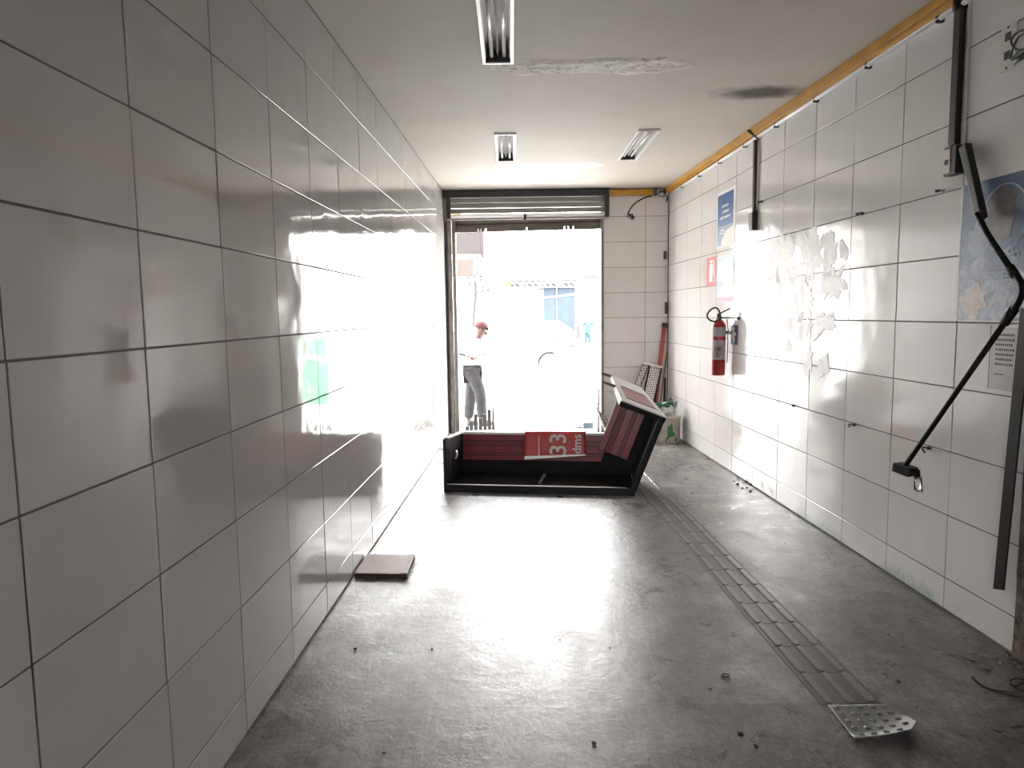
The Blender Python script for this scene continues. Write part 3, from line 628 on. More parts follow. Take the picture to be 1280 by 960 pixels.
mb = MB(MR); f3 = lambda uv, o: Vector((-o, (A+(B-A)*uv[0]+(C-A)*uv[1]).y, (A+(B-A)*uv[0]+(C-A)*uv[1]).z))
for i in range(48):
    j = (i+1) % 48; mb.hexa([f3(ring[i], .0034), f3(ring[j], .0034), f3(ri[j], .0034), f3(ri[i], .0034)], [f3(ring[i], .0026), f3(ring[j], .0026), f3(ri[j], .0026), f3(ri[i], .0026)])
mb.build('oval_outline', M['poster_pale'], t)
subsheet(t, 'picture_patch', A, B, C, ell(0.57, 0.26, 0.20, 0.18, 34, 0.4, 1.0), M['poster_brown'], 0.0030)
subsheet(t, 'picture_patch', A, B, C, ell(0.27, 0.42, 0.13, 0.12, 26, 0.8, 4.0), M['poster_pale'], 0.0028)
subsheet(t, 'picture_patch', A, B, C, ell(0.25, 0.87, 0.20, 0.125, 34, 0.5, 2.0), M['poster_beige'], 0.0030)
for cu, cv in ((0.72, 0.52), (0.80, 0.55)): 
    o_, i_ = ell(cu, cv, 0.042, 0.03, 18), ell(cu, cv, 0.025, 0.018, 18); mb = MB(MR)
    for i in range(18):
        j = (i+1) % 18; mb.hexa([f3(o_[i], .0042), f3(o_[j], .0042), f3(i_[j], .0042), f3(i_[i], .0042)], [f3(o_[i], .003), f3(o_[j], .003), f3(i_[j], .003), f3(i_[i], .003)])
    mb.build('letter_o', M['poster_pale'], t)
for k in range(5):
    n = 7
    for i in range(n): subsheet(t, 'lettering', A, B, C, rect(0.40+i*0.055, 0.63+0.028*k, 0.40+i*0.055+0.04, 0.642+0.028*k), M['poster_pale'], 0.0036)
# printed notice under it
A = RWp(1240, 409); B = Vector((0, RWp(1275, 409).y, A.z)); C = Vector((0, A.y, RWp(1240, 486).z))
t = thing('notice_sheet', 'crinkled grey printed notice taped below the large blue poster', 'notice', tuple(MR @ C))
subsheet(t, 'paper', A, B, C, rect(0, 0, 1, 1), mat('grey_notice_paper', (0.40, 0.37, 0.36), 0.5, bump=0.004, bscale=12), 0.003)
subsheet(t, 'shadow_edge', A, B, C, rect(-0.03, -0.02, 0.02, 1.0), M['conduit_brown'], 0.0028)
for k in range(7):
    u = 0.22
    while u < 0.82:
        ww = random.uniform(0.03, 0.07); subsheet(t, 'lettering', A, B, C, rect(u, 0.10+0.078*k, u+ww, 0.135+0.078*k), M['print_dark'], 0.005); u += ww+0.03
subsheet(t, 'lettering', A, B, C, rect(0.2, 0.74, 0.55, 0.755), M['print_dark'], 0.005)
# switch plate with green cable
pl = RWp(1262, 56, 0.0); t = thing('socket_plate', 'aged double socket plate on the upper near right wall', 'socket', tuple(MR @ pl))
MB(MR).box(*bR(pl.y-0.05, pl.y+0.045, pl.z-0.11, pl.z+0.085, 0.0, 0.009)).build('plate', M['plastic_white'], t, bevel=0.003)
for dz in (0.035, -0.045): MB(MR).box(*bR(pl.y-0.02, pl.y+0.018, pl.z+dz-0.018, pl.z+dz+0.018, 0.008, 0.0105)).build('socket', M['conduit_brown'], t, bevel=0.001)
for dz in (0.075, -0.1): MB(MR).box(*bR(pl.y-0.004, pl.y+0.004, pl.z+dz-0.005, pl.z+dz+0.005, 0.008, 0.011)).build('screw', M['print_dark'], t)
cp = [RWp(x, y_, o) for x, y_, o in ((1295, 48, .05), (1282, 38, .05), (1270, 42, .05), (1264, 52, .06), (1272, 62, .06), (1290, 58, .06), (1300, 50, .07), (1290, 40, .06), (1274, 46, .05), (1266, 62, .05), (1264, 74, .05), (1272, 66, .06), (1286, 58, .06))]
t = thing('green_cable', 'coiled dark green cable hanging beside the socket plate, top right', 'cable', tuple(MR @ cp[0]))
MB(MR).tube(smoothpath(cp, 6), 0.0045, 8).build('cable', M['green_wire'], t, smooth=True)
MB(MR).tube([RWp(1268, 77, .05), RWp(1282, 68, .05)], 0.013, 10).build('plug', M['green_wire'], t, smooth=True)
# wall plugs and hooks on the tile joints
hooks = [(1180, 238, 'small pale wall hook left of the large blue poster'), (1079, 267, 'small wall hook on the tile joint right of the glue stains'), (1069, 531, 'small dark hook low on the right wall, left of the hanging box'), (1163, 560, 'dark bent hook low on the right wall, behind the hanging box'), (924, 398, 'small grey square peg above the navy sign'), (993, 507, 'small screw on the low tile joint below the glue stains'), (953, 252, 'small dark hook just right of the far conduit box')]
for i, (x, y_, lab) in enumerate(hooks):
    q = RWp(x, y_); t = thing('wall_hook', lab, 'hook', tuple(MR @ q), 0, 'wall hooks and plugs')
    MB(MR).tube([q+Vector((0.002, 0, 0)), q+Vector((-0.018, 0, 0))], 0.009 if i != 4 else 0.016, 10).build('plug', M['plastic_white'] if i == 0 else M['conduit_brown'], t, smooth=True)
    if i in (0, 1, 2, 3, 6): MB(MR).tube(smoothpath([q+Vector((-0.012, 0, 0)), q+Vector((-0.035, 0.012, 0.002)), q+Vector((-0.045, -0.006, -0.008)), q+Vector((-0.04, -0.02, -0.022 if i == 3 else -0.006))]), 0.0045, 8).build('hook', M['conduit_brown'], t, smooth=True)
# wires and small boxes at the far corner
t = thing('corner_wiring', 'tangle of dark wires and a clamp in the far ceiling corner', 'wires', (1.9, YE-0.05, 2.98))
for pts in ([(822, 240), (826, 246), (832, 243), (830, 236)], [(818, 237), (824, 243), (830, 248), (834, 240)], [(820, 244), (828, 239), (834, 246), (833, 252)], [(815, 245), (806, 247), (797, 252), (790, 258), (785, 267)]):
    MB().tube(smoothpath([at(x, y_, YE-0.05-0.01*i) for i, (x, y_) in enumerate(pts)]), 0.008, 8).build('wire', M['conduit_black'] if pts[0][0] != 818 else M['plastic_white'], t, smooth=True)
q = at(819, 240, YE-0.04); MB().box(q.x-0.02, q.x+0.015, YE-0.075, YE-0.008, q.z-0.045, q.z+0.05).build('clamp', M['conduit_brown'], t, bevel=0.004)
q = at(788, 269, YE-0.03); MB().box(q.x-0.035, q.x+0.035, YE-0.05, YE-0.005, q.z-0.012, q.z+0.016).build('connector', M['print_dark'], t, bevel=0.004)
MB().tube([(q.x+0.03, YE-0.005, q.z-0.03), (q.x+0.03, YE-0.04, q.z-0.03)], 0.022, 12).build('cap', M['conduit_brown'], t, smooth=True)
for x, y_, hh, lab in ((831.5, 319, 0.05, 'small grey box in the far corner, upper of two'), (833, 385, 0.075, 'narrow brown clip in the far corner, lower of two')):
    q = at(x, y_, YE-0.02); tag(MB().box(q.x-0.02, q.x+0.012, YE-0.045, YE-0.005, q.z-hh, q.z+hh).build('corner_box', M['conduit_brown'], None, bevel=0.003), lab, 'box')

# ---------------------------------------------------------------- tactile paving strip
us = 0.2455; Mst = Matrix.Translation((1.243+0.033*2.665+0.004, 0, 0)) @ Matrix.Rotation(0.0335, 4, 'Z')
tile_me = bar_me = None
for i in range(17):
    y0 = 2.668+i*us
    if tile_me is None:
        mb = MB(); mb.box(-0.118, 0.118, 0.002, us-0.002, 0, 0.0025)
        for sx in (-0.121, 0.121): mb.box(sx-0.002, sx+0.002, 0, us, 0, 0.0035)
        bmesh.ops.recalc_face_normals(mb.bm, faces=mb.bm.faces); tile_me = bpy.data.meshes.new('tactile_tile'); mb.bm.to_mesh(tile_me); mb.bm.free(); tile_me.materials.append(M['rubber_grey'])
        mb = MB(); n = 8; prof = []
        out = [(0.016*math.cos(a), (0.016 if a >= 0 else 0)+0.016*math.sin(a)) for a in []]
        pts = [(0.017*math.cos(PI+PI*k/8), 0.020+0.017*math.sin(PI+PI*k/8)) for k in range(9)]+[(0.017*math.cos(PI*k/8), us-0.024+0.017*math.sin(PI*k/8)) for k in range(9)]
        a = [mb.v((x, y, 0.0025)) for x, y in pts]; b = [mb.v((x*0.80, (y-us/2)*0.985+us/2, 0.0105)) for x, y in pts]
        mb.bm.faces.new(b)
        for k in range(18): mb.bm.faces.new((a[k], a[(k+1) % 18], b[(k+1) % 18], b[k]))
        bmesh.ops.recalc_face_normals(mb.bm, faces=mb.bm.faces); bar_me = bpy.data.meshes.new('bar'); mb.bm.to_mesh(bar_me); mb.bm.free(); bar_me.materials.append(M['rubber_bar'])
    o = bpy.data.objects.new('tactile_tile', tile_me); S.collection.objects.link(o); o.parent = floor
    o.matrix_basis = Mst @ Matrix.Translation((0.088+random.uniform(-.0015, .0015), y0, 0.0002)) @ Matrix.Rotation(random.uniform(-.004, .004), 4, 'Z')
    for bx in (-0.0865, 0, 0.0865):
        b_ = bpy.data.objects.new('bar', bar_me); S.collection.objects.link(b_); b_.parent = o; b_.location = (bx, 0, 0)
# torn studded mat at the near end
def mat_z(u, v):                                                        # u across, v toward camera, metres
    k = max(0, (u*0.8+v*0.9)-0.20); return 0.004+0.9*k*k*1.1+0.010*max(0, v-0.19)/0.05
Mm = Matrix.Translation(Vector((1.232, 2.66, 0)))
t = thing('tactile_mat', 'torn grey studded rubber mat with curled corner at the near end of the tactile strip', 'mat', (1.35, 2.54, 0))
def mshape(u, v):
    right = 0.237+(0.035 if v > 0.07 else 0)*min(1, (v-0.07)/0.04 if v > 0.07 else 0)-max(0, v-0.16)*0.9+0.004*noise.noise((v*40, 1, 1))
    left = 0.002+0.0*v
    return left+(right-left)*u
mb = MB(Mm); n = 26; gtop = {}; gbot = {}
for i in range(n+1):
    for j in range(n+1):
        v = j/n*0.232; u = mshape(i/n, v); vv = v+0.006*noise.noise((u*30, 3, 0))*(j/n)
        z = mat_z(u, vv); gtop[i, j] = mb.v((u-0.02*(v/0.232)*0.2, -vv, z+0.003)); gbot[i, j] = mb.v((u-0.02*(v/0.232)*0.2, -vv, z))
for i in range(n):
    for j in range(n):
        mb.bm.faces.new((gtop[i, j], gtop[i+1, j], gtop[i+1, j+1], gtop[i, j+1])); mb.bm.faces.new((gbot[i, j], gbot[i, j+1], gbot[i+1, j+1], gbot[i+1, j]))
for k in range(n):
    for (a, b) in (((k, 0), (k+1, 0)), ((k, n), (k+1, n)), ((0, k), (0, k+1)), ((n, k), (n, k+1))): mb.bm.faces.new((gtop[a], gtop[b], gbot[b], gbot[a]))
mo = mb.build('sheet', M['rubber_pale'], t, smooth=True)
for r_ in range(5):
    for c_ in range(6):
        u, v = 0.026+c_*0.0475+(0.003*r_), 0.022+r_*0.046
        if u > mshape(1, v)-0.012: continue
        z = mat_z(u, v)+0.003
        MB(Mm @ Matrix.Translation((u-0.004*(v/0.232), -v, z))).lathe([(0.0125, -0.001), (0.0115, 0.003), (0.008, 0.0055)], n=12).build('stud', M['rubber_pale'], t, smooth=True)

# ---------------------------------------------------------------- toppled display counter
SO = Vector((-0.617, 6.14, 0)); E1 = Vector((0.990, -0.140, 0)); E2 = Vector((0.140, 0.990, 0))
SM = Matrix.Translation(SO) @ Matrix(((E1.x, E2.x, 0, 0), (E1.y, E2.y, 0, 0), (0, 0, 1, 0), (0, 0, 0, 1)))
t = thing('display_counter', 'toppled L-shaped black display counter with dark red ribbed panels lying on the floor', 'counter', tuple(SO))
BK = 0.72; H = 0.43; T = 0.02
MB(SM).box(0.03, 1.66, 0.02, BK, 0.0, T).build('base_panel', M['black_scuffed'], t)
lip = MB(SM).box(0, 1.67, 0, 0.025, 0, 0.066).build('front_lip', M['black_metal'], t, bevel=0.003)
MB(SM).box(0.03, 1.6, -0.001, 0.024, 0.0655, 0.070).build('metal_trim', M['rail'], lip)
ep = MB(SM); ep.hexa([(0, 0, 0), (0.028, 0, 0), (0.028, BK, 0), (0, BK, 0)], [(0, 0, 0.475), (0.028, 0, 0.475), (0.028, BK, 0.415), (0, BK, 0.415)]); ep = ep.build('end_panel', M['black_metal'], t, bevel=0.003)
e_ = MB(SM); e_.hexa([(0.006, 0.03, 0.474), (0.045, 0.03, 0.468), (0.045, BK, 0.409), (0.006, BK, 0.417)], [(0.006, 0.03, 0.486), (0.045, 0.03, 0.480), (0.045, BK, 0.421), (0.006, BK, 0.429)]); e_.build('top_edge', M['chipped'], ep)
for (b0_, c0, b1_, c1, rr) in ((0.06, 0.10, 0.05, 0.38, 0.006), (0.06, 0.10, 0.25, 0.03, 0.006), (0.30, 0.24, 0.34, 0.30, 0.014)):
    MB(SM).tube(smoothpath([(0.04, b0_, c0), (0.055, (b0_+b1_)/2-0.015, (c0+c1)/2), (0.04, b1_, c1)]), rr, 8).build('peeling_trim', M['aluminium'] if rr > 0.01 else M['conduit_brown'], ep, smooth=True)
MB(SM).box(0.028, 1.66, BK-0.018, BK, T, 0.16).box(0.028, 1.50, BK-0.018, BK, 0.16, 0.415).build('back_board', M['black_scuffed'], t)
# ribbed sheet: flat bands with projecting double ribs
def ribs(mb, P, L, levels):
    for k, (c0, c1, th) in enumerate(levels): mb.hexa([P(0, c0, 0), P(0, c1, 0), P(0, c1, th), P(0, c0, th)], [P(L, c0, 0), P(L, c1, 0), P(L, c1, th), P(L, c0, th)])
lv = [(0.15, 0.19, 0.008), (0.198, 0.215, 0.013), (0.225, 0.285, 0.008), (0.295, 0.310, 0.013), (0.318, 0.333, 0.013), (0.343, 0.400, 0.008)]
mb = MB(SM); ribs(mb, lambda u, c, th: (0.03+u, BK-0.018-th, c), 1.40, lv); mb.build('ribbed_panel', M['red_slat'], t, bevel=0.0015)
MB(SM).box(0.03, 1.45, BK-0.022, BK-0.0175, 0.145, 0.40).build('groove_backing', M['red_groove'], t)
MB(SM).box(0.03, 1.46, BK-0.03, BK+0.004, 0.400, 0.424).build('white_edging', M['white_edge'], t, bevel=0.003)
MB(SM).hexa([(0.81, 0.30, 0.021), (0.835, 0.30, 0.021), (0.835, 0.30, 0.027), (0.81, 0.30, 0.027)], [(0.835, 0.55, 0.03), (0.86, 0.55, 0.03), (0.86, 0.55, 0.055), (0.835, 0.55, 0.055)]).build('metal_bracket', M['aluminium'], t)
# raised leg
D = Vector((0.357, 0.934)); Nn = Vector((-0.934, 0.357)); o0 = Vector((1.665, 0.0)); LL = 0.725
def Lp(s, n, b): q = o0+D*s+Nn*n; return (q.x, b, q.y)
def lbox(mb, s0, s1, n0, n1, b0, b1): return mb.hexa([Lp(s0, n0, b0), Lp(s1, n0, b0), Lp(s1, n1, b0), Lp(s0, n1, b0)], [Lp(s0, n0, b1), Lp(s1, n0, b1), Lp(s1, n1, b1), Lp(s0, n1, b1)])
lbox(MB(SM), 0.035, LL, -0.0, 0.02, 0.0, BK-0.05).build('side_panel', M['black_scuffed'], t, bevel=0.003)
lbox(MB(SM), 0.03, LL, 0.0, 0.055, 0.0, 0.022).build('front_lip', M['black_metal'], t, bevel=0.003)
lbox(lbox(MB(SM), 0.14, LL-0.02, 0.02, 0.398, BK-0.075, BK-0.06), 0.03, 0.14, 0.02, 0.33, BK-0.075, BK-0.06).build('back_board', M['black_scuffed'], t)
mb = MB(SM); lv2 = [(0.11, 0.175, 0.008), (0.185, 0.205, 0.013), (0.213, 0.278, 0.008), (0.288, 0.302, 0.013), (0.312, 0.327, 0.013), (0.340, 0.398, 0.009)]
for c0, c1, th in lv2: lbox(mb, 0.15, LL-0.02, c0, c1, BK-0.075-th, BK-0.075)
mb.build('ribbed_panel', M['red_slat'], t, bevel=0.0015)
lbox(MB(SM), 0.15, LL-0.02, 0.11, 0.395, BK-0.079, BK-0.0745).build('groove_backing', M['red_groove'], t)
# end cap with pale frame and pink inset
cA, cB = Vector((1.552, 0.0, 0.822)), Vector((1.930, 0.0, 0.676)); cC, cD = Vector((1.744, 0.70, 0.854)), Vector((1.462, 0.70, 0.975))
nn = -(cB-cA).cross(cD-cA).normalized(); nn = nn if nn.z > 0 else -nn
def Q(u, v, h=0.0): return (cA.lerp(cB, u)).lerp(cD.lerp(cC, u), v)+nn*h
cp_ = MB(SM).hexa([Q(0, 0, -0.05), Q(1, 0, -0.05), Q(1, 1, -0.02), Q(0, 1, -0.02)], [Q(0, 0, -0.006), Q(1, 0, -0.006), Q(1, 1, -0.004), Q(0, 1, -0.004)]).build('end_cap', M['black_metal'], t, bevel=0.003)
def frame_part(u0, u1, v0, v1, mt, h0=-0.004, h1=0.008, nm='cap_frame'):
    return MB(SM).hexa([Q(u0, v0, h0), Q(u1, v0, h0), Q(u1, v1, h0), Q(u0, v1, h0)], [Q(u0, v0, h1), Q(u1, v0, h1), Q(u1, v1, h1), Q(u0, v1, h1)]).build(nm, mt, cp_, bevel=0.001)
frame_part(0.0, 0.16, 0.0, 1.0, M['white_edge']); frame_part(0.88, 1.0, 0.0, 1.0, M['white_edge']); frame_part(0.16, 0.88, 0.0, 0.16, M['white_edge']); frame_part(0.16, 0.88, 0.66, 1.0, M['white_edge'])
frame_part(0.16, 0.88, 0.16, 0.66, M['pink_board'], -0.004, 0.001, 'cap_inset')
frame_part(0.15, 0.89, 0.155, 0.19, M['print_dark'], 0.001, 0.0088, 'shadow_strip')
for (v, l) in ((0.96, 0.09), (0.55, 0.11)):
    a = Q(0, v, 0.0); MB(SM).tube([a+Vector((0.01, 0, -0.005)), a+Vector((-l, 0.01, 0.03 if v > 0.8 else 0.035))], 0.014, 8).build('bracket_prong', M['wood'], t, smooth=True)
lbox(MB(SM), LL-0.03, LL, 0.02, 0.40, 0.02, BK-0.05).build('end_board', M['black_scuffed'], t)
# printed red paper over the back edge
pa, pb_ = 0.645, 1.232
t = thing('red_paper', 'red paper printed with white 33 dms draped over the edge of the toppled counter', 'paper', tuple(SM @ Vector((0.93, BK-0.04, 0.2))))
mb = MB(SM); prof = [(BK+0.10, 0.36), (BK+0.05, 0.405), (BK+0.012, 0.432), (BK-0.032, 0.430), (BK-0.048, 0.395), (BK-0.053, 0.33), (BK-0.060, 0.26), (BK-0.066, 0.215), (BK-0.072, 0.195)]
nu = 24; gg = {}
for i in range(nu+1):
    u = pa+(pb_-pa)*i/nu
    for j, (b, c) in enumerate(prof):
        sk = (0.022*(i/nu) if j >= 6 else 0.01*(i/nu)*(j/6)); w_ = 0.004*noise.noise((u*6, c*8, 2)) if j > 3 else 0.006*noise.noise((u*8, 5, 1))
        gg[i, j] = mb.v((u, b+w_, c+sk*0.9))
for i in range(nu):
    for j in range(len(prof)-1): mb.bm.faces.new((gg[i, j], gg[i+1, j], gg[i+1, j+1], gg[i, j+1]))
po = mb.build('sheet', M['paper_red'], t, smooth=True); so = po.modifiers.new('s', 'SOLIDIFY'); so.thickness = 0.0012; so.offset = 1
# rolled pale lower hem
MB(SM).hexa([(pa, BK-0.070, 0.170), (pa, BK-0.092, 0.170), (pa, BK-0.092, 0.203), (pa, BK-0.070, 0.203)], [(pb_, BK-0.070, 0.215), (pb_, BK-0.084, 0.215), (pb_, BK-0.084, 0.229), (pb_, BK-0.070, 0.229)]).build('folded_hem', M['aluminium'], t, bevel=0.003)
def Mtxt(u, c, b): # text up = -E1, text right = up, facing camera (-E2)
    R = Matrix(((-0.0, -1, 0, 0), (0, 0, -1, 0), (1, 0, 0, 0), (0, 0, 0, 1)))
    return SM @ Matrix.Translation((u, b, c)) @ R
text_mesh('number_33', '33', 0.225, Mtxt(0.975, 0.322, BK-0.080), M['paper_white'], t, xs=0.98)
text_mesh('lettering_dms', 'dms', 0.120, Mtxt(1.150, 0.325, BK-0.080), M['paper_white'], t, xs=0.95)
MB(SM).box(0.778, 0.790, BK-0.082, BK-0.078, 0.21, 0.405).build('white_line', M['paper_white'], t)

# ---------------------------------------------------------------- wooden board by the left wall
b = [fl(*q) for q in ((443, 722), (509, 723), (519, 699), (459, 698))]
t = thing('wooden_board', 'thin reddish-brown wooden board lying on the floor against the left wall', 'board', tuple(sum(b, Vector())/4))
b[0].x = -0.965; b[3].x = -0.955; mb = MB(); mb.hexa([Vector((p.x, p.y, 0.0)) for p in b], [Vector((p.x, p.y, 0.024)) for p in b]); mb.build('core', M['wood_dark'], t, bevel=0.002)
c_ = sum(b, Vector())/4; mb = MB(); mb.hexa([Vector((p.x, p.y, 0.0242)) for p in b], [Vector((p.x, p.y, 0.029)) for p in b]); mb.build('top_face', M['wood'], t, bevel=0.001)
mb = MB(); mb.hexa([Vector((b[1].x-.04, b[1].y, .0292)), Vector((b[1].x, b[1].y, .0292)), Vector((b[2].x, b[2].y, .0292)), Vector((b[2].x-.04, b[2].y, .0292))], [Vector((b[1].x-.04, b[1].y, .033)), Vector((b[1].x, b[1].y, .033)), Vector((b[2].x, b[2].y, .033)), Vector((b[2].x-.04, b[2].y, .033))]); mb.build('edge_strip', M['wood'], t, bevel=0.001)

# ---------------------------------------------------------------- things in the far corner
bc = fl(843, 551); bc = Vector((1.865, 8.40, 0))
t = thing('paint_bucket', 'dirty cream bucket with spilt green paint standing by the far corner', 'bucket', tuple(bc))
MB().lathe([(0.135, 0), (0.142, 0.01), (0.152, 0.30), (0.158, 0.30), (0.158, 0.325), (0.150, 0.325), (0.142, 0.30), (0.13, 0.02)], bc, 28).build('pail', M['bucket'], t, smooth=True)
mb = MB(); outl = [(-0.06, 0.02), (0.075, 0.02), (0.085, 0.06), (0.06, 0.09), (0.055, 0.13), (0.03, 0.15), (0.028, 0.2), (0.018, 0.245), (0.002, 0.25), (-0.004, 0.21), (-0.022, 0.225), (-0.036, 0.21), (-0.034, 0.15), (-0.03, 0.10), (-0.05, 0.06)]
def onb(x, z, e): r_ = 0.1425+0.033*z+e; return (bc.x+x*1.0, bc.y-math.sqrt(max(1e-5, r_*r_-x*x)), z)
a = [mb.v(onb(x, z, 0.0025)) for x, z in outl]; cc = mb.v(onb(0.005, 0.11, 0.004))
for k in range(len(a)): mb.bm.faces.new((a[k], a[(k+1) % len(a)], cc))
mb.build('paint_drip', M['paint_green'], t, smooth=False)
t = thing('rubbish_bag', 'crumpled white and green plastic bag on top of the paint bucket', 'bag', (bc.x, bc.y, 0.32))
mb = MB(); n = 20; rings = []
for j in range(9):
    z = 0.325+0.155*j/8; rr = 0.82*[0.10, 0.135, 0.145, 0.14, 0.13, 0.12, 0.10, 0.07, 0.03][j]
    rings.append([mb.v((bc.x-0.04+rr*math.cos(a)*(1+0.3*noise.noise((math.cos(a)*3, math.sin(a)*3, z*14))), bc.y+rr*math.sin(a)*(1+0.3*noise.noise((math.cos(a)*3, math.sin(a)*3, z*14+5))), z+0.02*noise.noise((a, z*10, 0)))) for a in [2*PI*k/n for k in range(n)]])
for A_, B_ in zip(rings, rings[1:]):
    for k in range(n): mb.bm.faces.new((A_[k], A_[(k+1) % n], B_[(k+1) % n], B_[k]))
mb.bm.faces.new(rings[0]); mb.bm.faces.new(rings[-1]); mb.build('bag', M['bag'], t)
for (dx, dz, s_) in ((-0.09, 0.14, 0.055), (0.0, 0.135, 0.05), (0.05, 0.165, 0.045)):
    mb = MB(); bmesh.ops.create_icosphere(mb.bm, subdivisions=2, radius=s_)
    for v in mb.bm.verts: v.co *= 1+0.5*noise.noise(v.co*30); v.co.z *= 0.6
    mb.bm.transform(Matrix.Translation((bc.x+dx-0.03, bc.y-0.06, 0.32+dz))); mb.build('printed_fold', M['bag_green'], t)
tag(MB().lathe([(0.02, 0), (0.034, 0.01), (0.036, 0.09), (0.014, 0.14), (0.012, 0.16)], (bc.x+0.105, bc.y-0.105, 0.327), 16).build('white_bottle', M['white_enamel'], None, smooth=True), 'small white bottle on the bucket rim beside the bag', 'bottle')
mb = MB(); bmesh.ops.create_icosphere(mb.bm, subdivisions=3, radius=1)
for v in mb.bm.verts: v.co = Vector((v.co.x*0.05, v.co.y*0.12, v.co.z*0.24))*(1+0.2*noise.noise(v.co*2))
mb.bm.transform(Matrix.Translation((bc.x+0.11, bc.y+0.36, 0.25))); tag(mb.build('dark_cloth', M['dark_cloth'], None), 'dark cloth hanging behind the bucket against the right wall', 'cloth')
# red handled broom-like pole
def pole(name, label, cat, a, b, r_, mt, nm='handle', foot=0.0):
    t = thing(name, label, cat, (a[0], a[1], 0)); MB().tube([a, b], r_, 10).build(nm, mt, t, smooth=True); return t
pa_, pb2 = Vector((1.79, 8.95, 0.02)), at(831, 406, YE-0.04)
t = thing('red_pole', 'red painted pole leaning in the far corner behind the perforated trays', 'pole', (pa_.x, pa_.y, 0))
d = (pb2-pa_).normalized(); sd = d.cross(Vector((0, 1, 0))).normalized()
MB().hexa([pa_-sd*.028, pa_+sd*.028, pa_+sd*.028+Vector((0, .02, 0)), pa_-sd*.028+Vector((0, .02, 0))], [pb2-sd*.028, pb2+sd*.028, pb2+sd*.028+Vector((0, .02, 0)), pb2-sd*.028+Vector((0, .02, 0))]).build('pole', M['red_handle'], t, bevel=0.003)
MB().tube([pb2-d*0.03, pb2+d*0.02], 0.038, 10).build('end_fitting', M['conduit_brown'], t, smooth=True)
for k, (tl, tr, bl, br, Yt, Yb) in enumerate((((804, 455), (811, 456), (783, 506), (791, 508), 9.12, 8.80), ((812, 457), (827, 460), (800, 514), (814, 518), 9.05, 8.70))):
    q0, q1 = at(*tl, Yt), at(*tr, Yt); q2, q3 = at(*br, Yb), at(*bl, Yb)
    ex = (q3-q0); s_ = (q3.z-0.012)/(-ex.z/1.0) if ex.z else 0
    q3 = q3+ex*s_; q2 = q2+(q2-q1)*((q2.z-0.012)/-(q2-q1).z)
    lab = ['narrow perforated metal tray leaning in the far corner, left of the pair', 'wider perforated metal tray leaning in the far corner, right of the pair'][k]
    t = thing('perforated_tray', lab, 'tray', (q3.x, q3.y, 0), 0, 'perforated trays in the corner')
    th = (q1-q0).cross(q3-q0).normalized(); th = th if th.y < 0 else -th
    def QQ(u, v, h): return q0.lerp(q1, u).lerp(q3.lerp(q2, u), v)+th*h
    MB().hexa([QQ(0, 0, 0), QQ(1, 0, 0), QQ(1, 1, 0), QQ(0, 1, 0)], [QQ(0, 0, .006), QQ(1, 0, .006), QQ(1, 1, .006), QQ(0, 1, .006)]).build('sheet', M['tin'], t)
    for (u0, u1) in ((-0.06, 0.06), (0.92, 1.06)): MB().hexa([QQ(u0, 0, 0), QQ(u1, 0, 0), QQ(u1, 1, 0), QQ(u0, 1, 0)], [QQ(u0, 0, .022), QQ(u1, 0, .022), QQ(u1, 1, .022), QQ(u0, 1, .022)]).build('side_rail', M['conduit_black'], t)
    MB().hexa([QQ(-0.05, -0.015, 0), QQ(1.05, -0.015, 0), QQ(1.05, 0.015, 0), QQ(-0.05, 0.015, 0)], [QQ(-0.05, -0.015, .024), QQ(1.05, -0.015, .024), QQ(1.05, 0.015, .024), QQ(-0.05, 0.015, .024)]).build('top_rail', M['tin'], t)
    mb = MB(); nr = 30; ncol = 2 if k == 0 else 4
    for r_ in range(nr):
        for c_ in range(ncol):
            u = (c_+0.5+(0.25 if r_ % 2 else -0.1))/ncol*0.84+0.08; v = 0.03+r_*0.032; w_ = 0.22/ncol
            mb.hexa([QQ(u-w_, v-.006, .006), QQ(u+w_, v-.002, .006), QQ(u+w_, v+.010, .006), QQ(u-w_, v+.006, .006)], [QQ(u-w_, v-.006, .009), QQ(u+w_, v-.002, .009), QQ(u+w_, v+.010, .009), QQ(u-w_, v+.006, .009)])
    tag(mb.build('perforations', M['print_dark'], t), kind='stuff')
pole('garden_stick', 'thin olive stick leaning right of the perforated trays', 'stick', (1.79, 8.75, 0.01), at(834, 441, YE-0.03), 0.012, M['olive'])
pole('dark_rod', 'short dark rod leaning against the far corner behind the bucket', 'rod', (1.93, 8.95, 0.01), at(831.5, 472, YE-0.1), 0.014, M['wood_dark'])
mb = MB(); bmesh.ops.create_icosphere(mb.bm, subdivisions=3, radius=1)
for v in mb.bm.verts: v.co = Vector((v.co.x*0.13, v.co.y*0.10, v.co.z*0.16))*(1+0.35*noise.noise(v.co*2.5))
mb.bm.transform(Matrix.Translation((1.50, 8.40, 0.17)))
for v in mb.bm.verts: v.co.z = max(v.co.z, 0.001)
tag(mb.build('rubbish_sack', M['dark_cloth'], None), 'crumpled dark sack on the floor behind the bucket and below the trays', 'sack')

